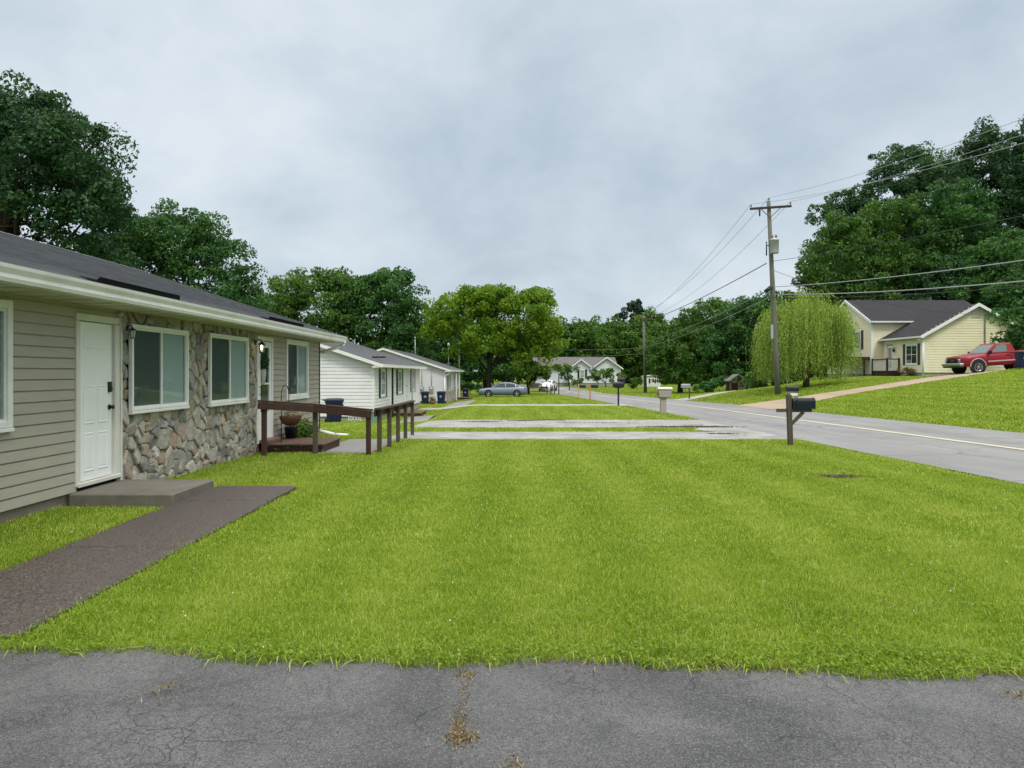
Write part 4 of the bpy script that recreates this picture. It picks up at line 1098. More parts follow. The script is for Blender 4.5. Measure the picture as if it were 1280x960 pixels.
# ------------------------------------------------------------------ yellow split level house on the right
yz = 1.22
yh_ = thing('yellow_house', 'pale yellow split level house with dark roof up the slope on the right', 'house', (32, 58, yz))
WG = Wall((30.05, 54.35), (1, 0), (0, -1))           # gable wall of the low wing, faces the camera
WF = Wall((30.05, 0), (0, 1), (-1, 0))               # its street front: s = y, outwards -x
Zf = yz+.42
ze, zr_ = 4.30, 6.66; rxx = 33.9-30.05                # eave and ridge heights of the wing
pit = (zr_-ze)/(rxx+.35)
m = MB()
siding(m, WG, 0, 6.3, Zf, zr_-.1, (), e=.19, lap=.034, span=lambda z: (max(0, (z-ze)/pit-.35+.06), min(6.3, 2*rxx+.35-max(0, (z-ze)/pit)+.0-.06)))
siding(m, WF, 54.35, 60.2, Zf, ze-.02, [(55.1, 56.75, 2.25, 3.75), (58.65, 59.55, Zf+.1, 3.85)], e=.19, lap=.034)
WT = Wall((29.1, 60.2), (1, 0), (0, -1)); WTf = Wall((29.1, 0), (0, 1), (-1, 0))
zte, ztr = 5.78, 7.90; tp = (ztr-zte)/(4.2+.3)
siding(m, WT, 0, 9.8, yz+.3, zte, (), e=.19, lap=.034)
siding(m, WTf, 60.2, 68.6, yz+.3, ztr-.1, [(62.0, 63.5, 3.6, 5.1)], e=.19, lap=.034, span=lambda z: (60.2+max(0, (z-zte)/tp-.3+.05), 68.6-max(0, (z-zte)/tp-.3+.05)))
Wr = Wall((36.35, 60.2), (0, -1), (1, 0)); siding(m, Wr, 0, 5.85, Zf, 5.1, (), e=.19, lap=.034)
Wr2 = Wall((38.9, 68.6), (0, -1), (1, 0)); siding(m, Wr2, 0, 8.4, yz+.3, ztr-.1, (), e=.19, lap=.034, span=lambda z: (max(0, (z-zte)/tp-.3+.05), 8.4-max(0, (z-zte)/tp-.3+.05)))
m.build('siding_wall', M['cream_siding'], yh_)
m = MB(); WG.box(m, .03, 6.27, -5.8, -.03, yz-.8, Zf-.01); WT.box(m, .03, 9.77, -8.35, -.03, yz-.8, yz+.29); m.build('foundation', M['block'], yh_)
m = MB(); WG.box(m, .2, 6.1, -5.8, -.2, Zf, ze-.1); WT.box(m, .2, 9.6, -8.2, -.2, yz+.3, zte-.1); m.build('dark_inside', M['dark_room'], yh_)
# wing roof: eave on the street side, ridge runs away from the camera; short slope at the back
m = MB(); P1 = lambda s, t: Vector((29.7+(33.9-29.7)*t, s, ze+(zr_-ze)*t)); slope(m, P1, 54.0, 60.6, 22)
P2 = lambda s, t: Vector((36.6-(36.6-33.9)*t, s, zr_-(36.6-33.9)*pit+(36.6-33.9)*pit*t)); slope(m, P2, 54.0, 60.6, 14)
m.build('wing_roof', M['shingle_black'], yh_)
m = MB(); P3 = lambda s, t: Vector((s, 59.85+(64.4-59.85)*t, zte+(ztr-zte)*t)); slope(m, P3, 28.85, 39.2, 24)
P4 = lambda s, t: Vector((s, 68.95-(68.95-64.4)*t, zte+(ztr-zte)*t)); slope(m, P4, 28.85, 39.2, 24)
m.build('main_roof', M['shingle_black'], yh_)
def rake(a, b, o_, w=.2):
    o_ = Vector(o_)*.05; m = MB(); m.rings([[a+Vector((0,0,.035)), a+Vector((0,0,.035))+o_, a+Vector((0,0,-w))+o_, a+Vector((0,0,-w))], [b+Vector((0,0,.035)), b+Vector((0,0,.035))+o_, b+Vector((0,0,-w))+o_, b+Vector((0,0,-w))]])
    m.build('rake_board', M['white_paint'], yh_)
rake(P1(54.0, 0), P1(54.0, 1), (0, -1, 0)); rake(P2(54.0, 0), P2(54.0, 1), (0, -1, 0))
rake(P3(28.85, 0), P3(28.85, 1), (-1, 0, 0)); rake(P4(28.85, 0), P4(28.85, 1), (-1, 0, 0))
m = MB(); m.box(29.58, 29.69, 53.95, 60.6, ze-.12, ze-.0); m.box(28.85, 36, 59.73, 59.84, zte-.12, zte-.0); m.build('gutter', M['gutter'], yh_)
m = MB(); m.box(29.72, 30.02, 54.0, 60.1, ze-.12, ze-.08); m.box(28.9, 36, 59.86, 60.18, zte-.10, zte-.06); m.build('soffit', M['soffit'], yh_)
m = MB(); q = [(29.65, 54.25, ze-.1), (29.65, 54.25, ze-.2), (29.98, 54.27, ze-.42), (29.98, 54.27, yz+.1), (29.8, 54.1, yz+.02)]
for a, b in zip(q[:-1], q[1:]): m.tube([a, b], .06, 8)
m.build('downspout', M['white_paint'], yh_)
for (W, a, b, za, zb_) in ((WG, -.05, .1, Zf, ze-.05), (WF, 54.34, 54.45, Zf, ze-.05), (WT, -.05, .12, yz+.3, zte), (WTf, 60.19, 60.32, yz+.3, zte)):
    m = MB(); W.box(m, a, b, .0, .045, za, zb_); m.build('corner_trim', M['white_paint'], yh_)
window(yh_, WF, 55.1, 56.75, 2.25, 3.75, out=.02, trim=.08, slider=False, blinds=False, grid=True)
window(yh_, WTf, 62.0, 63.5, 3.6, 5.1, out=.02, trim=.08, slider=False, blinds=True)
for (a, b, za, zb_, W) in ((54.72, 55.07, 2.2, 3.8, WF), (56.78, 57.13, 2.2, 3.8, WF), (61.55, 61.95, 3.55, 5.15, WTf), (63.55, 63.95, 3.55, 5.15, WTf)):
    m = MB(); W.box(m, a, b, .005, .05, za, zb_, .01)
    for j in range(int((zb_-za)/.09)): W.box(m, a+.05, b-.05, .045, .06, za+.05+j*.09, za+.10+j*.09)
    m.build('shutter', M['brown_shutter'], yh_)
m = MB(); WF.box(m, 58.72, 58.84, -.02, .03, Zf+.1, 3.78); WF.box(m, 59.36, 59.48, -.02, .03, Zf+.1, 3.78); WF.box(m, 58.84, 59.36, -.02, .03, 3.62, 3.78); WF.box(m, 58.84, 59.36, -.02, .028, Zf+.1, Zf+.35); WF.box(m, 58.84, 59.36, -.02, .025, 2.62, 2.72)
dd_ = m.build('storm_door', M['door_white'], yh_)
m = MB(); m.quad(WF.p(58.84, .0, Zf+.3), WF.p(59.36, .0, Zf+.3), WF.p(59.36, .0, 3.65), WF.p(58.84, .0, 3.65)); m.build('pane', M['glass_dark'], dd_)
m = MB(); m.tube([WF.p(58.3, .02, 3.55), WF.p(58.3, .14, 3.62), WF.p(58.3, .16, 3.5)], .02, 6); c_ = WF.p(58.3, .16, 3.4); m.lathe([(.02, .12), (.1, .06), (.08, -.14), (.02, -.16)], tuple(c_), 8); m.build('wall_lantern', M['black_metal'], yh_)
m = MB(); c0 = WG.p(4.45, .08, 2.6); m.tube([c0, WG.p(4.45, .08, 5.85), WG.p(4.5, .2, 5.95), WG.p(4.75, .2, 5.85)], .04, 8); m.build('service_conduit', M['galv'], yh_)
m = MB(); WG.box(m, 4.25, 4.65, .025, .18, 2.1, 2.75, .02); m.build('meter_box', M['galv'], yh_)
m = MB(); WG.box(m, 3.5, 4.15, .022, .06, 5.62, 6.2, .01)
for j in range(7): WG.box(m, 3.56, 4.09, .06, .075, 5.67+j*.07, 5.70+j*.07)
m.build('gable_vent', M['soffit'], yh_)
m = MB(); WG.box(m, 5.65, 6.2, .02, .06, 2.7, 3.55, .01); w_ = m.build('window', M['white_paint'], yh_)
m = MB(); WG.box(m, 5.72, 6.13, .06, .068, 2.77, 3.48); m.build('pane', M['glass_dark'], w_)
# front porch with balusters, and the long dark deck behind the willow
pc = thing('front_porch', 'small dark wooden porch with white balusters at the yellow house door', 'porch', (29.2, 58.8, yz))
m = MB()
for i in range(8): m.bbox(29.05, 29.98, 57.6+i*.3, 57.88+i*.3, yz+.50, yz+.56, .01)
m.box(29.06, 29.10, 57.6, 60.0, yz-.5, yz+.5); m.box(29.11, 29.9, 57.56, 57.6, yz-.5, yz+.5); m.build('deck', M['rail_wood'], pc)
for (x, y) in ((29.05, 57.62), (29.05, 59.95), (29.95, 57.62)):
    m = MB(); m.bbox(x-.06, x+.06, y-.06, y+.06, yz-.5, yz+1.55, .01); m.build('post', M['rail_wood'], pc)
m = MB(); m.box(28.99, 29.11, 57.69, 59.88, yz+1.42, yz+1.49); m.box(29.12, 29.88, 57.56, 57.68, yz+1.42, yz+1.49); m.build('top_rail', M['rail_wood'], pc)
m = MB()
for i in range(12): m.box(29.03, 29.07, 57.8+i*.18, 57.84+i*.18, yz+.57, yz+1.415)
for i in range(6): m.box(29.16+i*.125, 29.215+i*.125, 57.53, 57.555, yz+.57, yz+1.415)
m.build('balusters', M['white_paint'], pc)
dk = thing('side_deck', 'dark brown deck platform behind the willow at the yellow house', 'deck', (27.8, 62, yz))
m = MB(); m.bbox(26.6, 29.0, 60.3, 64.5, yz+1.45, yz+1.7, .02); m.build('platform', M['rail_wood'], dk)
for (x, y) in ((26.7, 60.4), (28.6, 60.4), (26.7, 64.4)):
    m = MB(); m.bbox(x-.06, x+.06, y-.06, y+.06, yz-.6, yz+1.45, .01); m.build('post', M['rail_wood'], dk)

# ------------------------------------------------------------------ far pale blue house with two front gables
fz = h(15, 126)
fh = thing('far_house', 'distant pale blue house with two front gables at the bend of the road', 'house', (13.5, 128, fz))
Wq = Wall((9.6, 125), (1, 0), (0, -1)); z1, z2 = fz+.5, fz+3.05
m = MB()
def gsp2(c, hw, zt, p): return lambda z: (c-hw+max(0, (z-zt)/p), c+hw-max(0, (z-zt)/p))
siding(m, Wq, 0, 4.0, z1, z2, (), e=.22); siding(m, Wq, 0.2, 3.8, z2, z2+1.5, (), e=.22, span=gsp2(2.0, 1.8, z2, .8))
siding(m, Wq, 4.0, 8.7, z1, z2, (), e=.22); siding(m, Wq, 3.9, 8.7, z2, z2+1.75, (), e=.22, span=gsp2(6.3, 2.4, z2, .72))
Wq2 = Wall((18.3, 125), (0, 1), (1, 0)); siding(m, Wq2, 0, 8, z1, z2, (), e=.22)
Wq3 = Wall((4.0, 127), (1, 0), (0, -1)); siding(m, Wq3, 0, 5.6, z1, z2, (), e=.22)
Wq4 = Wall((9.6, 127), (0, -1), (-1, 0)); siding(m, Wq4, 0, 2, z1, z2, (), e=.22)
m.build('siding_wall', M['blue_siding'], fh)
m = MB(); Wq.box(m, .05, 8.65, -7.9, -.05, fz-.8, z1-.01); Wq3.box(m, .05, 5.6, -5.9, -.05, fz-.8, z1-.02); m.build('foundation', M['block'], fh)
m = MB(); Wq.box(m, .1, 8.6, -7.9, -.1, z1, z2-.02); m.build('inner_wall', M['dark_room'], fh)
m = MB()
Pm = lambda s, t: Vector((s, 126.3+(130.5-126.3)*t, z2+.25+1.65*t)); slope(m, Pm, 3.6, 18.0, 14)
Pm2 = lambda s, t: Vector((s, 134.7-(134.7-130.5)*t, z2+.25+1.65*t)); slope(m, Pm2, 3.6, 18.0, 14)
for (c, hw, rise) in ((11.6, 2.15, 1.62), (15.9, 2.75, 1.95)):
    for sg in (-1, 1):
        Pg = lambda s, t: Vector((c+sg*hw*(1-t), s, z2-.12+rise*t)); slope(m, Pg, 124.65, 130.4, 10)
m.build('roof', M['shingle_brown'], fh)
for (c, hw, rise) in ((11.6, 2.15, 1.62), (15.9, 2.75, 1.95)):
    for sg in (-1, 1):
        m = MB(); a, b = Vector((c+sg*hw, 124.6, z2-.10)), Vector((c, 124.6, z2-.10+rise)); m.rings([[a, a+Vector((0, -.06, 0)), a+Vector((0, -.06, -.24)), a+Vector((0, 0, -.24))], [b, b+Vector((0, -.06, 0)), b+Vector((0, -.06, -.24)), b+Vector((0, 0, -.24))]])
        m.build('rake_board', M['white_paint'], fh)
for s_ in (2.2, 5.1):
    window(fh, Wq, s_-.45, s_+.45, fz+1.35, fz+2.75, out=.03, trim=.1, slider=False, blinds=False)
    for a in (s_-.8, s_+.48):
        m = MB(); Wq.box(m, a, a+.32, .02, .07, fz+1.3, fz+2.8); m.build('shutter', M['shutter'], fh)

# small white shed, little open playhouse
sz = h(20, 118)
sh = thing('white_shed', 'small white metal shed with a dark slot on the far lawn', 'shed', (21.8, 118, sz))
m = MB(); m.prism([(20.8, sz-.1), (23.4, sz-.1), (23.4, sz+1.65), (22.1, sz+1.78), (20.8, sz+1.65)], 117, 119.3)
for i in range(9): m.box(20.85+.3*i, 20.9+.3*i, 116.96, 116.998, sz, sz+1.6)
m.build('shell', M['white_siding'], sh)
m = MB(); m.box(21.5, 21.75, 116.93, 116.99, sz+.6, sz+1.3); m.build('door_slot', M['black_plastic'], sh)
m = MB(); m.prism([(20.65, sz+1.64), (22.1, sz+1.80), (23.55, sz+1.64), (23.55, sz+1.71), (22.1, sz+1.88), (20.65, sz+1.71)], 116.8, 119.5); m.build('roof', M['beige_lid'], sh)
px_, py_ = 18.9, 62.8; pz = h(18.9, 62.8)
ph_ = thing('playhouse', 'little weathered wooden playhouse with shingled roof below the trees', 'playhouse', (px_, py_, pz))
m = MB()
for (x, y) in ((-.62, -.5), (.62, -.5), (-.62, .5), (.62, .5), (.08, -.5)): m.box(px_+x-.05, px_+x+.05, py_+y-.05, py_+y+.05, pz-.3, pz+.85)
m.box(px_-.62, px_+.62, py_+.44, py_+.5, pz, pz+.85); m.box(px_+.08, px_+.62, py_-.53, py_-.48, pz-.2, pz+.36); m.box(px_-.6, px_-.1, py_-.53, py_-.48, pz+.68, pz+.85)
m.build('frame', M['grey_wood'], ph_)
m = MB(); m.prism([(px_-.82, pz+.80), (px_, pz+1.36), (px_+.82, pz+.80), (px_+.82, pz+.86), (px_, pz+1.43), (px_-.82, pz+.86)], py_-.75, py_+.75); m.build('roof', M['shingle_brown'], ph_)

# ------------------------------------------------------------------ mailboxes
def mail_shell(m, x0, x1, y, z, w, hh):
    """round topped box lying along x"""
    prof = [(-w, 0), (w, 0), (w, hh*.62)]+[(w*math.cos(t), hh*.62+hh*.38*math.sin(t)) for t in [math.pi*i/8 for i in range(1, 8)]]+[(-w, hh*.62)]
    m.rings([[(x, y+p[0], z+p[1]) for p in prof] for x in (x0, x1)])
    m.rings([[(x, y+p[0]*1.06, z-.004+p[1]*1.05) for p in prof] for x in (x1, x1+.03)])
mx_, my_ = 6.62, 17.75; mz = h(mx_, my_)
mb = thing('mailbox', 'dark green metal mailbox on a weathered wooden post at the lawn edge', 'mailbox', (mx_, my_, mz), (0, 0, 0), 'mailboxes along the road')
m = MB(); m.rings([[(mx_-.052+l, my_-.052, z), (mx_+.052+l, my_-.052, z), (mx_+.052+l, my_+.052, z), (mx_-.052+l, my_+.052, z)] for z, l in ((mz-.2, .03), (mz+1.2, -.02))]); m.rings([[(mx_-.072, my_-.052, mz+1.2), (mx_+.032, my_-.052, mz+1.2), (mx_+.032, my_+.052, mz+1.2), (mx_-.072, my_+.052, mz+1.2)], [(mx_-.035, my_-.02, mz+1.26), (mx_-.005, my_-.02, mz+1.26), (mx_-.005, my_+.02, mz+1.26), (mx_-.035, my_+.02, mz+1.26)]])
m.build('post', M['grey_wood'], mb)
m = MB(); m.box(mx_-.30, mx_-.08, my_-.045, my_+.045, mz+.80, mz+.88); m.box(mx_+.042, mx_+.52, my_-.045, my_+.045, mz+.80, mz+.875); m.build('cross_arm', M['grey_wood'], mb)
m = MB(); m.beam((mx_+.05, my_, mz+.52), (mx_+.33, my_, mz+.80), .07, .07); m.build('brace', M['grey_wood'], mb)
m = MB(); mail_shell(m, mx_+.05, mx_+.55, my_, mz+.882, .105, .255); m.build('box', M['green_mailbox'], mb)
m = MB(); m.box(mx_+.12, mx_+.16, my_-.125, my_-.115, mz+.98, mz+1.1); m.build('flag', M['black_metal'], mb)

b2x, b2y = 7.15, 35.2; bz = h(b2x, b2y)
bm_ = thing('mailbox', 'chunky beige plastic mailbox with cream lid on a thick column', 'mailbox', (b2x, b2y, bz), (0, 0, 0), 'mailboxes along the road')
m = MB(); m.rings([[(b2x-w, b2y-w, z), (b2x+w, b2y-w, z), (b2x+w, b2y+w, z), (b2x-w, b2y+w, z)] for z, w in ((bz-.2, .135), (bz+.70, .125), (bz+.775, .2))]); m.build('column', M['beige_plastic'], bm_)
m = MB(); m.bbox(b2x-.24, b2x+.36, b2y-.22, b2y+.22, bz+.777, bz+1.16, .03)
for i in range(3): m.box(b2x-.245, b2x+.365, b2y-.226, b2y+.226, bz+.84+.09*i, bz+.85+.09*i)
m.build('body', M['beige_plastic'], bm_)
m = MB(); prof = [(-.25, 1.162), (.25, 1.162), (.25, 1.20), (.2, 1.245), (.1, 1.27), (-.1, 1.27), (-.2, 1.245), (-.25, 1.20)]
m.rings([[(x, b2y+p[0], bz+p[1]) for p in prof] for x in (b2x-.28, b2x+.40)]); m.build('lid', M['beige_lid'], bm_)
m = MB(); m.box(b2x-.25, b2x-.242, b2y-.15, b2y+.1, bz+.86, bz+1.0); m.build('slot', M['black_plastic'], bm_)

def post_mailbox(label, x, y, zb, ph, mat, post, face=1, post_off=0.0, extra=None, size=1):
    t = thing('mailbox', label, 'mailbox', (x, y, h(x, y)), (0, 0, 0), 'mailboxes along the road'); z = h(x, y)
    m = MB(); m.bbox(x-.05+post_off, x+.05+post_off, y-.05, y+.05, z-.2, z+ph, .006); m.build('post', M[post], t)
    m = MB(); m.box(x-.22, x+.28, y-.07, y+.07, z+zb-.05, z+zb-.004); m.build('shelf', M[post], t)
    m = MB(); mail_shell(m, x-.26*size, x+.24*size, y, z+zb, .10*size, .24*size); m.build('box', M[mat], t)
    if extra: extra(t, x, y, z)
    return t
def tube_(t, x, y, z):
    m = MB(); m.box(x-.3, x+.2, y-.2, y-.12, z+.72, z+.84); m.build('newspaper_tube', M['white_paint'], t)
    m = MB(); m.box(x+.12, x+.2, y-.106, y-.101, z+1.0, z+1.08); m.build('number_plate', M['emblem'], t)
post_mailbox('black mailbox with white newspaper tube across the road near the pole', 14.05, 37.3, .93, 1.0, 'black_plastic', 'grey_plastic', 1, .22, tube_, 1.1)
def second(t, x, y, z):
    m = MB(); mail_shell(m, x-.05, x+.4, y+.1, z+1.52, .10, .25); m.box(x+.15, x+.2, y+.05, y+.15, z+1.25, z+1.52); m.build('upper_box', M['black_plastic'], t)
post_mailbox('double black mailbox on a thin dark post by the concrete drive', 6.72, 47.0, 1.18, 1.2, 'black_plastic', 'black_metal', 1, 0, second, 1.35)
post_mailbox('grey metal mailbox on a wooden post at the far side of the road', 13.35, 57.2, .9, 1.25, 'grey_plastic', 'grey_wood', 1, .28, None, 1.3)
post_mailbox('dark mailbox on a yellowish post beside the far left bend', 6.35, 67.0, 1.0, 1.35, 'black_plastic', 'yellow_wood', 1, -.35, None, 1.1)
post_mailbox('dark mailbox on an orange brown post beside the far left road edge', 6.65, 60.0, 1.05, 1.3, 'black_plastic', 'orange_wood', 1, -.35, None, 1.1)
for i, (x, y, ht, lb) in enumerate([(4.3, 92, 1.15, 'short dark post by the bend, leftmost of three in a row'), (4.75, 91, 1.15, 'short dark post by the bend, middle one of three in a row'), (5.15, 90, 1.2, 'short dark post by the bend, rightmost of three in a row'), (5.35, 85, 2.5, 'tall thin dark sign post before the far white car')]):
    t = thing('roadside_post', lb, 'post', (x, y, h(x, y)), (0, 0, 0), 'posts at the bend')
    m = MB(); m.bbox(x-.06, x+.06, y-.06, y+.06, h(x, y)-.2, h(x, y)+ht, .01); m.build('shaft', M['grey_wood'], t)
# ------------------------------------------------------------------ utility poles and lines
def insulator(m, c, s=1):
    m.lathe([(.015*s, 0), (.02*s, .06*s), (.055*s, .07*s), (.05*s, .12*s), (.065*s, .13*s), (.05*s, .2*s), (.02*s, .23*s)], c, 8)
P1X, P1Y = 17.15, 48.0; P1Z = h(P1X, P1Y); PT = 12.70
ul = thing('utility_pole', 'tall weathered wooden utility pole with transformer and crossarm by the willow', 'utility pole', (P1X, P1Y, P1Z), (0, 0, 0), 'utility poles along the road')
lean = -.60                                             # the top stands left of the foot
pole = lambda z: Vector((P1X+lean*(z-P1Z)/(PT-P1Z), P1Y, z))
m = MB(); m.tube([pole(z) for z in (P1Z-.5, P1Z+3, P1Z+7, PT)], [.19, .175, .15, .12], 14); m.build('shaft', M['pole_wood'], ul)
zc = PT-.45; c = pole(zc)
m = MB(); m.beam((c.x-1.28, c.y-.2, zc-.10), (c.x+1.38, c.y-.2, zc+.08), .11, .14); xa = m.build('crossarm', M['dark_arm'], ul)
m = MB(); m.beam((c.x-.62, c.y-.17, zc-.06), (c.x+.0, c.y-.17, zc-.62), .03, .04); m.beam((c.x+.72, c.y-.17, zc), (c.x+.06, c.y-.17, zc-.62), .03, .04); m.build('brace', M['grey_wood'], ul)
tips = [(c.x-1.22, c.y-.2, zc-.02), (c.x+1.32, c.y-.2, zc+.15), (c.x+.0, c.y, PT)]
for t in tips:
    m = MB(); insulator(m, t, 1); m.build('insulator', M['grey_plastic'], ul)
m = MB(); m.lathe([(.02, .04), (.06, .0), (.05, -.35), (.02, -.42)], (c.x-.66, c.y-.2, zc-.17), 10); m.build('cutout_fuse', M['black_plastic'], ul)
zt_ = PT-3.0; c2 = pole(zt_)
m = MB(); m.lathe([(.05, -.46), (.27, -.45), (.28, -.40), (.28, .36), (.30, .37), (.30, .42), (.2, .5), (.05, .52)], (c2.x+.06, c2.y-.46, zt_), 16); can = m.build('transformer', M['galv'], ul)
m = MB(); insulator(m, (c2.x-.06, c2.y-.46, zt_+.48), 1.3); insulator(m, (c2.x+.18, c2.y-.46, zt_+.48), 1.3); m.build('bushing', M['beige_plastic'], can)
m = MB(); m.tube([(c2.x-.36, c2.y-.25, zt_-.55), (c2.x-.36, c2.y-.25, zt_+.35)], [.045, .035], 8); m.beam((c2.x-.36, c2.y-.22, zt_+.1), (c2.x-.05, c2.y-.1, zt_+.1), .05, .05); m.build('lightning_arrester', M['black_plastic'], ul)
zs = P1Z+6.95; m = MB(); c3 = pole(zs); m.tube([(c3.x-.55, c3.y-.2, zs-.35), (c3.x-.2, c3.y-.2, zs-.05)], [.13, .13], 10); m.build('splice_case', M['black_plastic'], ul)
m = MB(); m.beam((c3.x-.1, c3.y-.18, P1Z+3.6), (c3.x-.1, c3.y-.18, P1Z+4.5), .16, .05); m.build('pole_tag', M['galv'], ul)

P2X, P2Y = 15.95, 90.0; P2Z = h(P2X, P2Y); PT2 = 8.55
u2 = thing('utility_pole', 'distant slim utility pole with short crossarm beside the far white shed', 'utility pole', (P2X, P2Y, P2Z), (0, 0, 0), 'utility poles along the road')
m = MB(); m.tube([(P2X+.2, P2Y, P2Z-.5), (P2X-.05, P2Y, PT2)], [.20, .13], 10); m.build('shaft', M['pole_wood'], u2)
m = MB(); m.beam((P2X-.3, P2Y-.2, PT2-.42), (P2X+1.0, P2Y-.2, PT2-.42), .13, .16); m.build('crossarm', M['grey_wood'], u2)
m = MB(); insulator(m, (P2X-.05, P2Y, PT2), 1.4); insulator(m, (P2X+.95, P2Y-.2, PT2-.34), 1.4); m.build('insulator', M['grey_plastic'], u2)
for (x, y, zt, r_, mt, lb) in ((-6.75, 95, 5.7, .10, 'pole_wood', 'wooden pole standing behind the pale house roof end'), (-7.95, 93, 4.9, .04, 'galv', 'thin metal pole with white cap behind the pale house roof')):
    t = thing('yard_pole', lb, 'pole', (x, y, h(x, y)))
    m = MB(); m.tube([(x, y, h(x, y)-.3), (x, y, zt)], [r_*1.15, r_], 8); m.build('shaft', M[mt], t)
    if mt == 'galv':
        m = MB(); m.lathe([(.02, 0), (.14, .05), (.14, .3), (.04, .45)], (x, y, zt), 8); m.build('cap', M['white_paint'], t)

def wire(label, a, b, sag, r, mat='wire'):
    a, b = Vector(a), Vector(b); n = 40
    pts = [a.lerp(b, i/n)-Vector((0, 0, 4*sag*(i/n)*(1-i/n))) for i in range(n+1)]
    m = MB(); m.tube(pts, r, 5); tag(m.build('power_line', M[mat]), label, 'cable', 'overhead lines')
ax = lambda q, dz=.22: (q[0], q[1], q[2]+dz)
# towards the camera, to a pole beyond the right edge of the frame
NX, NY = 21.5, 2.0
wire('highest thin line from the pole top rising to the upper right corner', ax(tips[2]), (NX, NY, 11.2), 1.2, .011, 'wire_pale')
wire('thin line just under the highest one at the crossarm right end', ax(tips[1]), (NX+.6, NY, 10.9), 1.15, .011, 'wire_pale')
wire('thin line from the crossarm left end crossing before the wooded hill', ax(tips[0]), (NX-.8, NY, 9.1), 1.2, .011, 'wire_pale')
wire('service line from below the transformer crossing the hill trees', (pole(zt_-.9).x, P1Y-.1, zt_-.9), (NX, NY, 6.8), .5, .014, 'wire')
wire('thick pale communication cable above the yellow house roof', (pole(zs).x, P1Y-.15, zs-.02), (NX, NY, 5.5), .65, .022, 'wire_pale')
wire('thick pale cable low over the yellow house ridge, lower of the pair', (pole(zs-.5).x, P1Y-.15, zs-.5), (NX, NY, 4.6), .75, .026, 'wire_pale')
wire('lowest dark cable over the yellow house ridge', (pole(zs-.75).x, P1Y-.15, zs-.72), (NX, NY, 4.3), .7, .016, 'wire')
wire('service drop running from the pole to the yellow house gable', (pole(zs+1.1).x, P1Y, zs+1.1), tuple(WG.p(4.75, .2, 5.85)), .7, .013, 'wire')
# on to the distant pole
wire('thin left line from the crossarm down to the distant pole', ax(tips[0]), (P2X-.28, P2Y-.2, PT2-.3), .8, .013, 'wire_pale')
wire('thin line from the pole top down to the distant pole', ax(tips[2]), (P2X-.05, P2Y, PT2+.2), .9, .013, 'wire_pale')
wire('thin line from the crossarm right end to the distant pole', ax(tips[1]), (P2X+.95, P2Y-.2, PT2-.1), 1.0, .013, 'wire_pale')
wire('thick dark cable from below the transformer to the distant pole crossarm', (pole(zt_-1.1).x-.3, P1Y+.1, zt_-1.0), (P2X+.9, P2Y, PT2-.5), .25, .03, 'wire')
wire('upper communication cable between the near and distant poles', (pole(zs-.1).x, P1Y+.1, zs-.1), (P2X+.1, P2Y-.15, PT2-3.2), .35, .022, 'wire_pale')
wire('lower communication cable between the near and distant poles', (pole(zs-.55).x, P1Y+.1, zs-.55), (P2X+.1, P2Y-.15, PT2-3.8), .4, .022, 'wire_pale')
wire('pale upper line from the distant pole leftwards across the trees', (P2X, P2Y, PT2-3.9), (-6.75, 95, 5.6), .6, .011, 'wire_pale')
wire('pale lower line from the distant pole leftwards across the trees', (P2X, P2Y, PT2-4.6), (-6.75, 95, 4.2), .5, .011, 'wire_pale')

# ------------------------------------------------------------------ vehicles (local axes: x to the front, z up)
def loft(m, secs, smooth=True):
    m.rings([[(x, y, z) for (y, z) in ring] for x, ring in secs], True, smooth)
def body_ring(w, zb, zm, zt, crown=.03):
    half = [(0, zb), (w*.86, zb), (w*.97, zb+.12), (w, zm), (w*.965, zt-.09), (w*.90, zt-.02), (w*.55, zt+crown*.7), (0, zt+crown)]
    return half+[(-y, z) for y, z in half[-2:0:-1]]
def wheel(par, x, y, r, w, spokes, side):
    m = MB(); s = side
    pr = [(r*.62, 0), (r*.93, .0), (r, .03), (r, w-.03), (r*.93, w), (r*.62, w)]
    n = 24
    def ringy(rad, d): return [(x+rad*math.cos(2*math.pi*k/n), y+s*d, r+rad*math.sin(2*math.pi*k/n)) for k in range(n)]
    m.rings([ringy(q[0], -q[1]) for q in pr], True, True); t = m.build('wheel', M['rubber'], par, True)
    m = MB(); m.rings([ringy(r*.66, .008), ringy(r*.60, .012), ringy(r*.56, -.02)], False, True)
    for k in range(spokes):
        a = 2*math.pi*k/spokes
        ca, sa = math.cos(a), math.sin(a); q = lambda rad, tw, d: (x+rad*ca-tw*sa, y+s*d, r+rad*sa+tw*ca)
        m.rings([[q(.03, -r*.10, -.01), q(.03, r*.10, -.01), q(.03, r*.08, .006), q(.03, -r*.08, .006)], [q(r*.58, -r*.09, -.01), q(r*.58, r*.09, -.01), q(r*.58, r*.06, .006), q(r*.58, -r*.06, .006)]])
    m.rings([ringy(r*.16, -.01), ringy(r*.16, .012), ringy(r*.08, .016)], True, True)
    m.build('rim', M['chrome'], t, True)
def glassq(m, pts, n_, inset=.06, off=.008):
    pts = [Vector(p) for p in pts]; c = sum(pts, Vector())/len(pts)
    n_ = Vector(n_).normalized()
    m.add([p+(c-p)*inset+n_*off for p in pts], [tuple(range(len(pts)))])

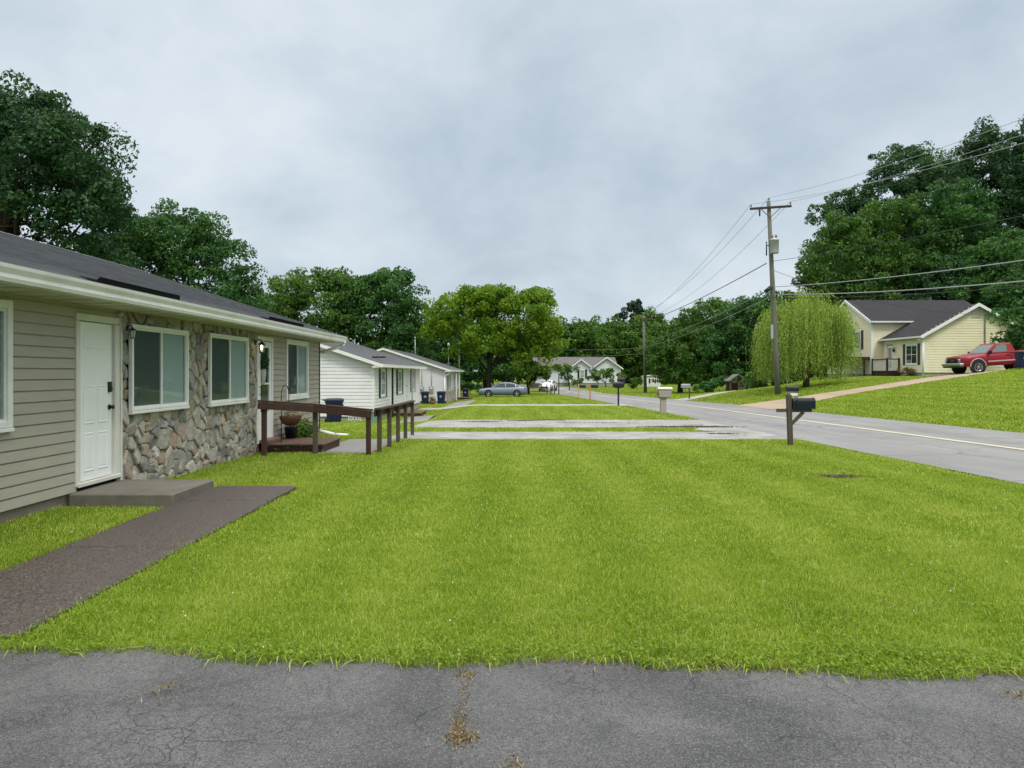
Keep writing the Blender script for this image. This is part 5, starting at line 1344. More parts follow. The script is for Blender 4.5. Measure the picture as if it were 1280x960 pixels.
def sedan(label, loc, rz, paint, group=None, tilt=0):
    t = thing('sedan_car', label, 'car', loc, (0, tilt, rz), group)
    m = MB()
    S = [(2.44, .30, .45, .60, .62), (2.40, .22, .45, .68, .80), (2.25, .20, .48, .74, .88), (1.9, .19, .50, .83, .91), (1.2, .19, .52, .90, .92), (.85, .19, .52, .94, .92), (0, .19, .52, .93, .92), (-1.0, .19, .54, .95, .92), (-1.6, .2, .56, .99, .91), (-2.1, .22, .58, 1.0, .88), (-2.36, .27, .58, .96, .82), (-2.44, .34, .56, .78, .72)]
    loft(m, [(x, body_ring(w, zb, zm, zt)) for x, zb, zm, zt, w in S])
    bd = m.build('body', M[paint], t, True)
    belt = [(1.15, .74, .93), (.7, .80, .94), (-1.2, .80, .96), (-1.95, .70, 1.0)]
    # cabin: cross rings along x between windscreen foot and boot
    m = MB()
    C = [(1.20, .935, .76), (.75, 1.16, .73), (.25, 1.40, .66), (-.15, 1.455, .63), (-.75, 1.44, .63), (-1.25, 1.32, .65), (-1.75, 1.11, .68), (-2.0, 1.0, .70)]
    def cr(w, z): 
        wb = .82
        half = [(0, .90), (wb, .90), (wb*.985, .95), (w+(wb-w)*.25*(1 if z > 1.1 else 0), max(.955, z-.10)), (w*.93, max(.96, z-.02)), (w*.5, max(.965, z)+.012), (0, max(.965, z)+.018)]
        return half+[(-y, zz) for y, zz in half[-2:0:-1]]
    loft(m, [(x, cr(w, z)) for x, z, w in C])
    m.build('cabin', M[paint], t, True)
    m = MB()
    for s in (-1, 1):
        f = lambda x, z: (x, s*(.815-max(0, z-.96)*.30+.010), z)
        m.add([f(.98, .985), f(.30, 1.335), f(-.22, 1.375), f(-.22, .985)], [(0, 1, 2, 3)])
        m.add([f(-.30, .985), f(-.30, 1.375), f(-.80, 1.345), f(-1.25, 1.225), f(-1.25, .995)], [(0, 1, 2, 3, 4)])
        m.add([f(-1.32, .998), f(-1.32, 1.20), f(-1.66, 1.07)], [(0, 1, 2)])
    m.build('side_window', M['glass_car_solid'], t, True)
    m = MB(); m.add([(1.12, -.66, .99), (1.12, .66, .99), (.33, .56, 1.385), (.33, -.56, 1.385)], [(0, 1, 2, 3)]); m.build('windscreen', M['glass_car_solid'], t, True)
    m = MB(); m.add([(-1.28, -.56, 1.335), (-1.28, .56, 1.335), (-1.93, .6, 1.045), (-1.93, -.6, 1.045)], [(0, 1, 2, 3)]); m.build('rear_window', M['glass_car_solid'], t, True)
    for s in (-1, 1):
        m = MB(); m.rings([[(2.36, s*.50, .62), (2.40, s*.50, .70), (2.36, s*.50, .73)], [(2.05, s*.885, .66), (2.05, s*.895, .73), (2.02, s*.88, .77)]]); m.build('headlight', M['lamp_clear'], t, True)
        m = MB(); m.rings([[(-2.41, s*.40, .80), (-2.40, s*.40, .92), (-2.43, s*.42, .86)], [(-2.1, s*.885, .83), (-2.1, s*.885, .93), (-2.2, s*.90, .87)]]); m.build('tail_light', M['lamp_red'], t, True)
        m = MB(); m.rings([[(.86, s*.88, .99), (.80, s*.88, .99), (.80, s*.88, 1.09), (.86, s*.88, 1.07)], [(.84, s*1.02, 1.0), (.80, s*1.02, 1.0), (.80, s*1.02, 1.09), (.84, s*1.02, 1.07)]]); m.build('wing_mirror', M[paint], t, True)
        for x in (1.45, -1.38):
            m = MB(); r = .40
            m.rings([[(x+rr*math.cos(a), s*(.905+d), .335+rr*math.sin(a)) for a in [2*math.pi*k/24 for k in range(24)]] for rr, d in ((r, -.06), (r, .012), (r-.02, .014))]); m.build('wheel_arch', M['black_plastic'], t, True)
            wheel(t, x, s*.925, .335, .2, 5, s)
    m = MB(); m.box(2.37, 2.455, -.52, .52, .36, .56); m.build('grille', M['black_plastic'], t, True)
    m = MB(); m.box(-1.0, 1.0, .90, .93, .20, .26); m.box(-1.0, 1.0, -.93, -.90, .20, .26); m.build('sill', M['black_plastic'], t, True)
    return t
k = NT('car_glass_solid')
M['glass_car_solid'] = k.done(k.bsdf((.03, .05, .05), .04, 0, .9))
sedan('silver blue four door sedan parked on the grass below the spreading tree', (-.9, 75, h(-.9, 75)+.02), R(180), 'blue_paint', 'parked vehicles')
sedan('white car parked at the bend before the distant pale blue house', (5.0, 103, h(5.0, 103)+.05), R(255), 'white_car', 'parked vehicles')
ut = thing('utility_trailer', 'dark low sided trailer parked left of the distant white car', 'trailer', (3.2, 101, h(3.2, 101)), (0, 0, R(90)), 'parked vehicles')
m = MB(); m.box(-1.3, 1.3, -.8, .8, .45, .52)
for i in range(3):
    for s in (-1, 1): m.box(-1.3, 1.3, s*.8-.02, s*.8+.02, .56+.17*i, .68+.17*i)
    m.box(-1.34, -1.3, -.8, .8, .56+.17*i, .68+.17*i); m.box(1.3, 1.34, -.8, .8, .56+.17*i, .68+.17*i)
m.box(1.34, 2.3, -.05, .05, .42, .5); m.build('bed', M['grey_wood'], ut, True)
for s in (-1, 1): wheel(ut, 0, s*.98, .31, .16, 5, s)

def pickup(label, loc, rot):
    t = thing('pickup_truck', label, 'truck', loc, rot, 'parked vehicles')
    P = 'red_paint'
    m = MB()
    S = [(2.58, .50, .75, .98, .80), (2.52, .48, .78, 1.06, .90), (2.2, .44, .80, 1.10, .96), (1.2, .42, .80, 1.17, .97), (.98, .42, .80, 1.19, .97), (.0, .42, .80, 1.20, .97), (-.78, .42, .80, 1.21, .97)]
    loft(m, [(x, body_ring(w, zb, zm, zt, .03)) for x, zb, zm, zt, w in S], True)
    m.build('body', M[P], t, True)
    # open bed: two walls, front wall, floor, tailgate
    m = MB()
    for s in (-1, 1):
        m.rings([[(x, s*.955, .46), (x, s*.975, .80), (x, s*.955, 1.20), (x, s*.90, 1.235), (x, s*.84, 1.22), (x, s*.84, .52)] for x in ((-.80, -1.5, -2.2, -2.66) if s > 0 else (-2.66, -2.2, -1.5, -.80))])
    m.box(-.86, -.80, -.838, .838, .60, 1.22); m.box(-2.66, -.87, -.838, .838, .62, .68)
    m.build('bed', M[P], t, True)
    m = MB(); m.bbox(-2.72, -2.665, -.88, .88, .60, 1.22, .015); m.build('tailgate', M[P], t, True)
    # cab
    m = MB()
    belt = [(1.12, .93), (1.12, -.93), (-.72, -.93), (-.72, .93)]; roof_ = [(.36, .72), (.36, -.72), (-.55, -.74), (-.55, .74)]
    z0_, z1_ = 1.17, 1.735
    m.rings([[(x, y, z0_) for x, y in belt], [(x+(rx-x)*.93, y+(ry-y)*.93, z0_+(z1_-z0_)*.95) for (x, y), (rx, ry) in zip(belt, roof_)], [(rx*.94, ry*.92, z1_+.025) for rx, ry in roof_], [(rx*.5, ry*.5, z1_+.045) for rx, ry in roof_]])
    m.build('cab', M[P], t, True)
    L = lambda i, t_: Vector((belt[i][0]+(roof_[i][0]-belt[i][0])*t_, belt[i][1]+(roof_[i][1]-belt[i][1])*t_, z0_+(z1_-z0_)*t_))
    def face(i, j, ua, ub, ta, tb, off, mt, nm):
        q = [L(i, ta).lerp(L(j, ta), ua), L(i, ta).lerp(L(j, ta), ub), L(i, tb).lerp(L(j, tb), ub), L(i, tb).lerp(L(j, tb), ua)]
        n_ = (q[1]-q[0]).cross(q[3]-q[0]).normalized(); cc = Vector((.2, 0, 1.4))
        if n_.dot(q[0]-cc) < 0: n_ = -n_
        m = MB(); m.add([p+n_*off for p in q], [(0, 1, 2, 3)]); m.build(nm, M[mt], t, True)
    face(0, 1, .05, .95, .08, .90, .012, 'windscreen_glass', 'windscreen'); face(2, 3, .08, .92, .15, .85, .012, 'glass_car_solid', 'rear_window')
    face(3, 0, .30, .84, .10, .88, .012, 'windscreen_glass', 'side_window'); face(1, 2, .16, .70, .10, .88, .012, 'windscreen_glass', 'side_window')
    # door lines, handle, trim
    for s in (-1, 1):
        m = MB()
        for x in (1.02, -.42): m.box(x-.006, x+.006, s*.968-.006, s*.968+.006, .52, 1.16)
        dr = m.build('door_seam', M['black_plastic'], t, True)
        m = MB(); m.box(-.33, -.15, s*.975-.012, s*.975+.018, 1.0, 1.04); m.build('door_handle', M['black_plastic'], dr, True)
        m = MB(); m.box(-.70, 1.05, s*.973-.008, s*.973+.018, .66, .74); m.box(-1.15, -.88, s*.975-.008, s*.975+.018, .66, .74); m.build('side_stripe', M['silver_stripe'], t, True)
        m = MB(); m.rings([[(.95, s*.93, 1.17), (.86, s*.93, 1.17), (.86, s*.93, 1.34), (.93, s*.93, 1.34)], [(.93, s*1.14, 1.18), (.87, s*1.14, 1.18), (.87, s*1.14, 1.34), (.92, s*1.14, 1.34)]]); m.build('wing_mirror', M['black_plastic'], t, True)
        for x in (1.66, -1.68):
            m = MB(); n = 24
            m.rings([[(x+rr*math.cos(a), s*(.968+d), .40+rr*math.sin(a)) for a in [2*math.pi*k/n for k in range(n)]] for rr, d in ((.47, -.10), (.47, .010), (.42, .012))]); m.build('wheel_arch', M['black_plastic'], t, True)
            m = MB(); arc_ = [math.pi*(k/14) for k in range(15)]
            m.rings([[(x+rr*math.cos(a), s*(.965+d), .42+rr*math.sin(a)) for a in arc_] for rr, d in ((.46, .0), (.46, .03), (.51, .03), (.52, .0))], False, False, False); m.build('arch_trim', M['silver_stripe'], t, True)
            wheel(t, x, s*.985, .375, .24, 6, s)
    m = MB(); m.bbox(2.54, 2.62, -.80, .80, .70, .96, .015)
    for i in range(4): m.box(2.62, 2.632, -.62, .62, .73+.055*i, .75+.055*i)
    m.build('grille', M['black_plastic'], t, True)
    m = MB(); m.rings([[(2.635, .16, .85), (2.635, -.16, .85), (2.635, -.16, .83), (2.635, .16, .83)], [(2.645, .15, .85), (2.645, -.15, .85), (2.645, -.15, .83), (2.645, .15, .83)]]); m.build('grille_badge', M['silver_stripe'], t, True)
    for s in (-1, 1):
        m = MB(); m.box(2.62, 2.645, s*.56, s*.78, .86, .945); m.box(2.62, 2.64, s*.60, s*.78, .745, .80); m.build('headlight', M['lamp_clear'], t, True)
    m = MB(); m.bbox(2.50, 2.76, -.95, .95, .50, .68, .03); m.build('front_bumper', M['chrome'], t, True)
    m = MB(); m.bbox(2.48, 2.72, -.9, .9, .40, .495, .02); m.build('air_dam', M['black_plastic'], t, True)
    m = MB(); m.bbox(-2.92, -2.73, -.92, .92, .48, .66, .02); m.build('rear_bumper', M['chrome'], t, True)
    return t
k = NT('windscreen_glass'); M['windscreen_glass'] = k.done(k.bsdf((.10, .14, .13), .05, 0, 1.0))
tx, ty = 30.0, 46.2
fr_, rr_ = h(28.3, 46), h(31.7, 46)
pickup('red regular cab pickup truck nose down on the gravel drive', (tx, ty, (fr_+rr_)/2+.03), (0, math.atan2(rr_-fr_, 3.4)*1.0, R(180+1)))
# ------------------------------------------------------------------ trees
def leaf_cloud(rng, clumps, per, leaf, flat=.55, up=.25, elong=1.0):
    """clumps: (n,4) centre and radius; leaf quads over each clump's shell, facing roughly outwards"""
    C = np.repeat(clumps, per, axis=0); n = len(C)
    d = rng.normal(0, 1, (n, 3)); d[:, 2] += up; d /= np.linalg.norm(d, axis=1)[:, None]
    q = rng.uniform(.35, 1.08, n)**.6
    p = C[:, :3]+d*(C[:, 3]*q)[:, None]*np.array([1, 1, .78])
    nr = d+rng.normal(0, .75, (n, 3)); nr /= np.linalg.norm(nr, axis=1)[:, None]
    a = np.cross(nr, rng.normal(0, 1, (n, 3))); a /= np.linalg.norm(a, axis=1)[:, None]
    b = np.cross(nr, a)
    L = leaf*rng.uniform(.55, 1.35, n)[:, None]
    fold = nr*L*.18
    Q = np.stack([p-a*L*elong, p+b*L*flat-fold, p+a*L*elong, p-b*L*flat-fold], 1)
    ct = np.repeat(rng.normal(.47, .10, len(clumps)), per)
    tint = np.clip(ct+rng.normal(0, .17, n), 0, 1)
    return Q.reshape(-1, 3), tint

def lobes_to_clumps(rng, lobes, density, rc):
    out = []
    for (x, y, z, rx, ry, rz) in lobes:
        n = max(5, int(density*(rx*ry+rx*rz+ry*rz)/3/(rc*rc)))
        d = rng.normal(0, 1, (n, 3)); d[:, 2] = np.where(d[:, 2] < -.55, -d[:, 2], d[:, 2]); d /= np.linalg.norm(d, axis=1)[:, None]
        q = rng.uniform(.25, 1, n)**.38*rng.normal(1, .10, n)
        c = np.array([x, y, z])+d*np.array([rx, ry, rz])*q[:, None]
        r = rc*rng.uniform(.55, 1.3, n)
        out.append(np.concatenate([c, r[:, None]], 1))
    return np.concatenate(out)

def tree(name, label, x, y, lobes, mat, leaf=.2, rc=1.0, density=2.6, per=60, seed=1, trunk=.3, group=None, limbs=9, cat='tree', base=None, up=.25, trunk_top=None, elong=1.0):
    rg = np.random.default_rng(seed); z = h(x, y) if base is None else base
    t = thing(name, label, cat, (x, y, z), (0, 0, 0), group)
    cl = lobes_to_clumps(rg, lobes, density, rc)
    V, tint = leaf_cloud(rg, cl, per, leaf, up=up, elong=elong)
    np_mesh('crown', V, 4, M[mat], t, tint)
    m = MB()
    zt = trunk_top if trunk_top else np.mean([l[2] for l in lobes])
    w = lambda s: rg.normal(0, s)
    fork = zt*.45
    m.tube([(0, 0, -.4), (w(.05), w(.05), fork*.3), (w(.1), w(.1), fork), (w(.3), w(.3), zt)], [trunk*1.35, trunk, trunk*.85, trunk*.3], 10)
    for i in range(limbs):
        c = cl[rg.integers(len(cl))]; s = rg.uniform(.5, 1.0)
        p0 = (0, 0, fork*rg.uniform(.7, 1.35)); p1 = (c[0]*.35, c[1]*.35, p0[2]+(c[2]-p0[2])*.5)
        m.tube([p0, p1, tuple(c[:3])], [trunk*.5*s, trunk*.32*s, trunk*.06], 7)
        for j in range(2):
            c2 = cl[rg.integers(len(cl))]; e = np.array(p1)+(c2[:3]-np.array(p1))*.5
            m.tube([p1, tuple(e+rg.normal(0, .2, 3))], [trunk*.22*s, trunk*.05], 5)
    m.build('trunk', M['bark'], t, True)
    return t
def X_(px, Z): return (px-640)/930*Z
def Z_(py, Z): return EYE-(py-466)/930*Z

# behind the tan house
tree('oak_tree', 'tallest dark oak behind the tan house roof at the far left', -24.1, 36,
     [(0, 0, 10.4, 4.6, 5, 4.6), (2.6, .5, 9.6, 2.6, 3, 2.8), (-4.5, 1, 10.5, 4.5, 4, 4.8), (-.3, 0, 13.4, 3.6, 3.4, 2.7), (-3.4, 0, 13.6, 3, 3, 2.4), (1.6, 0, 12.4, 2.8, 3, 2.2), (3.4, 0, 7.3, 2.0, 2.2, 1.6), (-2, -1, 7.2, 3.4, 2.5, 1.8), (-8.5, 1, 11, 4, 4, 4.4), (3.0, 0, 12.0, 2.3, 2.6, 2.6), (3.9, 0, 9.6, 1.9, 2.2, 2.2)],
     'leaf_dark', .105, .74, 2.7, 150, 21, .42, limbs=26, trunk_top=11)
tree('elm_tree', 'rounded mid green tree behind the tan house roof, right of the tallest oak', -19.3, 43,
     [(-.6, 0, 8.2, 3.6, 3.6, 3.4), (2.0, 0, 7.6, 2.8, 2.6, 2.8), (3.4, 0, 6.0, 2.0, 2.2, 2.2), (-3.2, 0, 8.6, 2.6, 2.6, 2.4), (-2.6, 0, 7.8, 2.6, 3, 2.8), (3.0, 0, 5.2, 1.9, 2.2, 2.0), (.3, 0, 9.9, 2.3, 2.3, 1.5), (-4, 0, 6, 2.6, 2.4, 2.4), (0, -.6, 5.2, 3.4, 2.4, 2)],
     'leaf_mid', .10, .66, 2.9, 130, 22, .3, limbs=22, trunk_top=8)
tree('broad_tree', 'wide dark green tree above the white house roof, left of a joined pair', X_(392, 90), 90,
     [(0, 0, 9.8, 6.6, 6, 5.2), (-4.4, 0, 8.6, 4, 4, 4), (2.4, 0, 12.2, 4.5, 4, 2.9), (-1.5, -3, 6, 6.5, 3, 4), (-6.5, 0, 6, 3, 3, 3.5), (4, -2, 6.5, 4, 3, 4)],
     'leaf_warm', .20, 1.15, 3.2, 120, 23, .5, limbs=10)
tree('broad_tree', 'tall dark green tree rising behind the pale house roof, right of a joined pair', X_(480, 91), 91,
     [(0, 0, 10.2, 5, 5, 4.6), (.6, 0, 13.6, 3, 3, 2.1), (-3, 0, 11, 3.5, 3.5, 3.6), (3.0, -1, 8.6, 2.8, 3, 3.4), (0, -3, 6, 5.5, 3, 4), (3.4, -1, 4.6, 2.8, 2.6, 2.6)],
     'leaf_mid', .20, 1.1, 3.2, 120, 24, .5, limbs=10)
tree('maple_tree', 'spreading yellow green tree behind the parked silver blue sedan', X_(612, 86), 86,
     [(-3.4, 0, 8.4, 4.0, 4, 3.4), (3.6, 0, 8.4, 4.4, 4.3, 3.6), (.4, 0, 9.8, 4.0, 3.6, 2.6), (-.8, -2, 6.2, 3.2, 2.6, 2.6), (6.2, 0, 6.4, 2.4, 3, 3.0), (-5.6, 0, 7.2, 2.4, 2.4, 2.2), (2.6, -2, 5.6, 3.4, 2.4, 2.2), (1.0, 1, 11.4, 2.6, 2.4, 1.2), (4.6, 0, 10.6, 2.4, 2.4, 1.5), (5.2, -1, 4.0, 2.8, 2, 2.4), (-2.4, -1.5, 4.6, 2.0, 1.6, 1.6), (-1.6, 0, 10.9, 2.6, 2.4, 1.4)],
     'leaf_lime', .165, .95, 3.6, 125, 25, .30, limbs=16, trunk_top=7.5)
tree('redbud_tree', 'small wide yard tree right of the parked sedan', X_(661, 90), 90,
     [(0, 0, 2.4, 2.2, 2, 1.2), (-1.6, 0, 1.9, 1.3, 1.3, .9), (1.7, 0, 2.0, 1.4, 1.3, 1.0), (0, 0, 3.3, 1.3, 1.2, .7)], 'leaf_light', .20, .6, 2.4, 50, 26, .14, limbs=8)
tree('young_tree', 'thin young tree beside the distant white car at the bend', X_(712, 104), 104,
     [(0, 0, 2.1, 1.3, 1.2, 1.3), (.7, 0, 1.2, 1.3, 1, .9), (-.6, 0, 2.7, .9, .9, .8)], 'leaf_light', .2, .5, 1.5, 36, 27, .07, limbs=5)
tree('flowering_tree', 'small open bushy tree in front of the distant pale blue house', X_(757, 116), 116,
     [(0, 0, 1.9, 2.2, 1.8, 1.1), (-1.4, 0, 1.3, 1.3, 1.2, .8), (1.5, 0, 1.5, 1.4, 1.3, .9)], 'leaf_light', .22, .55, 1.5, 36, 28, .08, limbs=6)
tree('round_bush', 'round clipped green bush left of the distant white shed', X_(796, 106), 106,
     [(0, 0, .85, 1.0, 1, .85)], 'leaf_light', .14, .4, 3.5, 60, 29, .05, limbs=3, cat='bush')

# rows far behind: a few kinds, copied
k1 = tree('woodland_tree', 'leafy tree in the dense green row behind the distant pale blue house', X_(700, 148), 148,
     [(0, 0, 7.4, 4.6, 4.4, 4.6), (1.6, 0, 9.6, 3, 3, 2.4), (-2.6, -1, 5, 3.6, 3, 3.8), (2.8, -2, 4, 3.4, 3, 3.4), (0, -2.4, 1.5, 4.6, 2, 1.9), (-3, -2.4, 1.2, 2.6, 2, 1.6)], 'leaf_row', .30, 1.25, 2.8, 75, 31, .35, 'trees behind the distant house', limbs=6)
for i, (px, Z, sc, rz) in enumerate([(672, 152, .95, 1), (722, 150, 1.0, 2.2), (742, 146, .92, 4), (762, 153, 1.02, 5.2), (784, 149, .9, .4), (803, 150, .98, 3.1), (826, 140, .86, 1.7), (846, 138, .9, 2.6), (690, 165, 1.1, 3.6), (772, 166, .92, 0.9), (640, 150, .9, 2.9), (715, 172, .95, 1.5), (745, 170, 1.0, 3.9), (812, 168, .95, 4.6), (870, 135, .9, .3), (905, 130, .9, 1.2)]):
    c = copy_tree(k1); x = X_(px, Z); c.location = (x, Z, h(x, Z)-.2); c.scale = (sc, sc, sc); c.rotation_euler = (0, 0, rz)
k2 = tree('dark_woodland_tree', 'dark tree in the shaded wood left of the spreading yellow green tree', X_(548, 122), 122,
     [(0, 0, 6.4, 4.2, 4, 4.2), (-1.4, 0, 8.6, 2.8, 3, 2), (2.4, -1, 4.4, 3.2, 3, 3.6), (-2.6, -2, 3, 3.2, 3, 2.8), (0, -2.4, 1.4, 4.4, 2, 1.8)], 'leaf_mid', .27, 1.15, 2.8, 75, 32, .3, 'dark trees behind the car', limbs=6)
for i, (px, Z, sc, rz) in enumerate([(520, 128, 1.05, 1), (575, 120, .85, 2), (606, 125, .95, 3.3), (638, 122, .85, 4.4), (586, 138, 1.2, 5.2), (492, 120, 1.0, 2.5)]):
    c = copy_tree(k2); x = X_(px, Z); c.location = (x, Z, h(x, Z)-.2); c.scale = (sc, sc, sc); c.rotation_euler = (0, 0, rz)
tree('pine_tree', 'dark pine crown standing above the far tree row left of the distant pole', X_(790, 190), 190,
     [(0, 0, 12.6, 3.6, 3.4, 2.2), (-1.6, 0, 11, 2.6, 2.5, 1.8), (1.8, 0, 11, 2.4, 2.5, 2), (.2, 0, 14.2, 2.3, 2.2, 1.4)], 'leaf_pine', .45, 1.1, 2.4, 40, 33, .35, limbs=8, base=h(31, 190), trunk_top=13)
tree('hedge_bush', 'low grey green shrub patch behind the far end of the pale house', X_(588, 98), 98,
     [(0, 0, .7, 1.8, 1.2, .9), (-1.6, 0, .9, 1.3, 1, 1.0)], 'leaf_mid', .18, .45, 2.2, 44, 34, .06, limbs=3, cat='bush')

# right of the road, below the sky gap
Gm = 'trees along the road opposite'
def mid_lobes(H_, r): return [(0, 0, H_*.62, r, r*.9, H_*.36), (-r*.5, -1, H_*.36, r*.75, r*.7, H_*.34), (r*.55, -1, H_*.34, r*.75, r*.7, H_*.33), (r*.1, 0, H_*.86, r*.62, r*.6, H_*.15), (0, -r*.5, H_*.18, r*.9, r*.5, H_*.2)]
for (px, Z, top, r, sd, mt, lb) in [(850, 88, 399, 3.4, 41, 'leaf_row', 'lowest leafy tree of the roadside clump just right of the distant white shed'),
                                    (889, 84, 378, 4.2, 42, 'leaf_warm', 'broad leafy tree in the roadside clump behind the grey metal mailbox'),
                                    (931, 80, 377, 3.9, 43, 'leaf_mid', 'dark leafy tree of the roadside clump directly above the little playhouse'),
                                    (966, 88, 368, 4.4, 44, 'leaf_mid', 'leafy tree of the roadside clump behind the near utility pole'),
                                    (1012, 96, 386, 4.6, 45, 'leaf_dark', 'dark leafy tree visible between the utility pole and the willow top')]:
    x = X_(px, Z); H_ = Z_(top, Z)-h(x, Z)
    tree('roadside_tree', lb, x, Z, mid_lobes(H_, r), mt, .17, .92, 3.0, 105, sd, .3, Gm, limbs=7)
tree('wild_bush', 'small light bush between the playhouse and the willow', X_(950, 60), 60, [(0, 0, .8, 1.0, .9, .8), (-.7, 0, .5, .7, .7, .5)], 'leaf_light', .11, .35, 2.4, 46, 46, .04, limbs=3, cat='bush')
tree('wild_bush', 'low dark scrub at the foot of the trees left of the playhouse', X_(900, 70), 70, [(0, 0, .6, 1.9, 1, .8), (1.5, -1, .6, 1.2, .9, .8), (-1.6, 0, .4, 1.2, .9, .5)], 'leaf_mid', .16, .45, 2.4, 46, 47, .05, limbs=3, cat='bush')
tree('foundation_shrub', 'small brownish shrub at the yellow house foundation below the shuttered window', 29.5, 55.6, [(0, 0, .35, .5, .5, .4)], 'weed', .07, .25, 3, 46, 48, .03, limbs=3, cat='bush')

# the wooded hill behind the yellow house
Gh = 'trees on the hill behind the yellow house'
def hill_tree(lb, px, Z, top, r, sd, mt, low=.25, leaf=.18, per=105, dens=3.0, rc=1.0, lobes=None, nm='hill_tree'):
    x = X_(px, Z); b = h(x, Z); H_ = Z_(top, Z)-b
    lb_ = lobes(H_, r) if lobes else [(0, 0, H_*.66, r, r*.9, H_*.27), (-r*.55, -1, H_*.46, r*.72, r*.7, H_*.26), (r*.55, -1, H_*.48, r*.72, r*.7, H_*.26), (r*.1, 0, H_*.88, r*.58, r*.6, H_*.12), (0, -r*.6, H_*low, r*.95, r*.5, H_*.22)]
    return tree(nm, lb, x, Z, lb_, mt, leaf, rc, dens, per, sd, .38, Gh, limbs=9)
hill_tree('rounded mid green tree at the left foot of the wooded hill above the willow', 1046, 80, 272, 4.6, 51, 'leaf_warm')
hill_tree('broad lighter green tree in front on the hill directly above the yellow house ridge', 1116, 82, 250, 6.2, 52, 'leaf_warm')
hill_tree('tall airy tree with open crown on the hill skyline above the yellow house', 1122, 104, 183, 7.4, 53, 'leaf_cool', dens=2.5, leaf=.19)
hill_tree('open crowned tree on the skyline just left of the tallest hill tree', 1172, 100, 196, 6.2, 64, 'leaf_cool', dens=2.5, leaf=.19)
hill_tree('smaller airy tree on the skyline at the left shoulder of the hill', 1058, 106, 232, 5.6, 54, 'leaf_cool', dens=2.2, leaf=.19)
hill_tree('mid green tree on the hill between the yellow house gable and the tallest crown', 1188, 80, 235, 5.4, 55, 'leaf_mid')
hill_tree('tallest dense dark tree at the right edge of the wooded hill', 1236, 86, 158, 5.8, 56, 'leaf_dark')
hill_tree('dense dark tree cut by the right picture edge behind the tallest', 1300, 84, 150, 6.6, 57, 'leaf_dark')
hill_tree('dark lower tree on the hill behind the red pickup truck', 1256, 72, 292, 4.6, 58, 'leaf_mid', .2)
hill_tree('dark undergrowth tree low behind the yellow house gable', 1165, 77, 330, 4.4, 59, 'leaf_dark', .2)
hill_tree('dark undergrowth tree low behind the willow and yellow house', 1050, 88, 340, 4.8, 60, 'leaf_dark', .2)
hill_tree('dark filler tree at the far right of the hill above the pickup', 1315, 66, 310, 4.4, 63, 'leaf_mid', .2)
tree('yard_tree', 'green yard tree hiding the right end of the yellow gable', X_(1272, 51), 51, [(0, 0, 3.7, 1.35, 1.3, 1.5), (.8, 0, 2.4, 1.3, 1.2, 1.4), (-.3, 0, 2.4, .9, 1, 1.0), (1.4, 0, 4.6, 1.6, 1.4, 1.2)], 'leaf_mid', .13, .5, 2.6, 56, 61, .14, limbs=8)

# weeping willow
def willow(x, y):
    rg = np.random.default_rng(71); z = h(x, y)
    t = thing('willow_tree', 'pale green weeping willow with hanging branches in front of the yellow house', 'tree', (x, y, z))
    Q = []; T = []; mt = MB(); mt.tube([(0, 0, -.3), (.1, 0, 1.2), (-.05, .1, 2.6), (0, 0, 4.2)], [.24, .18, .15, .05], 10)
    heads = []
    for i in range(64):
        a = rg.uniform(0, 6.28); r = 2.6*rg.random()**.5; zz = 6.0-.26*r*r+rg.normal(0, .38)
        heads.append((r*math.cos(a), r*math.sin(a), zz))
        if i < 26: mt.tube([(0, 0, rg.uniform(1.6, 3.4)), (r*.4*math.cos(a), r*.4*math.sin(a), zz*.72), heads[-1]], [.08, .05, .012], 6)
    for i in range(3300):
        hx, hy, hz = heads[rg.integers(len(heads))]
        p = np.array([hx, hy, hz])+rg.normal(0, .28, 3); out = np.array([p[0], p[1], 0]); out /= np.linalg.norm(out)+1e-6
        L = min(p[2]-rg.uniform(.15, 1.9), rg.uniform(.9, 5.2)); n = int(L/.115); ph = rg.uniform(0, 6.28); tt = np.clip(rg.normal(.5, .2), 0, 1)
        sp = rg.uniform(.1, .8)
        for j in range(n):
            f = j/n
            c = p+out*sp*(1-(1-f)**3)+np.array([.07*math.sin(ph+5*f), .07*math.cos(ph+4*f), .22*math.sin(min(1, f*5)*3.14)*(1-f)-L*f])
            a = rg.uniform(0, 6.28); w = rg.uniform(.018, .032); l = rg.uniform(.09, .16); s = rg.normal(0, .06, 2)
            u = np.array([math.cos(a)*w, math.sin(a)*w, 0]); d = np.array([s[0], s[1], -l])
            Q += [c, c+d*.5+u, c+d, c+d*.5-u]; T.append(np.clip(tt+rg.normal(0, .14), 0, 1))
    np_mesh('crown', np.array(Q), 4, M['leaf_willow'], t, T)
    mt.build('trunk', M['bark'], t, True)
willow(X_(1007, 50.5), 50.5)
# ------------------------------------------------------------------ sky, sun, camera
w = bpy.data.worlds.new('World'); SC.world = w; w.use_nodes = True
nt = w.node_tree; nt.nodes.clear()
N = nt.nodes.new; L = nt.links.new
SUN = Vector((.30, -.54, .90)).normalized()
sky = N('ShaderNodeTexSky'); sky.sky_type = 'NISHITA'; sky.sun_disc = False
sky.sun_elevation = math.asin(SUN.z); sky.sun_rotation = math.atan2(SUN.x, SUN.y); sky.air_density = 1.2; sky.dust_density = 3
tc = N('ShaderNodeTexCoord'); sp = N('ShaderNodeSeparateXYZ'); L(tc.outputs['Generated'], sp.inputs[0])
def mth(op, a, b):
    x = N('ShaderNodeMath'); x.operation = op
    for i, v in enumerate((a, b)):
        if isinstance(v, (int, float)): x.inputs[i].default_value = v
        else: L(v, x.inputs[i])
    return x.outputs[0]
den = mth('ADD', mth('MAXIMUM', sp.outputs['Z'], 0), .5)
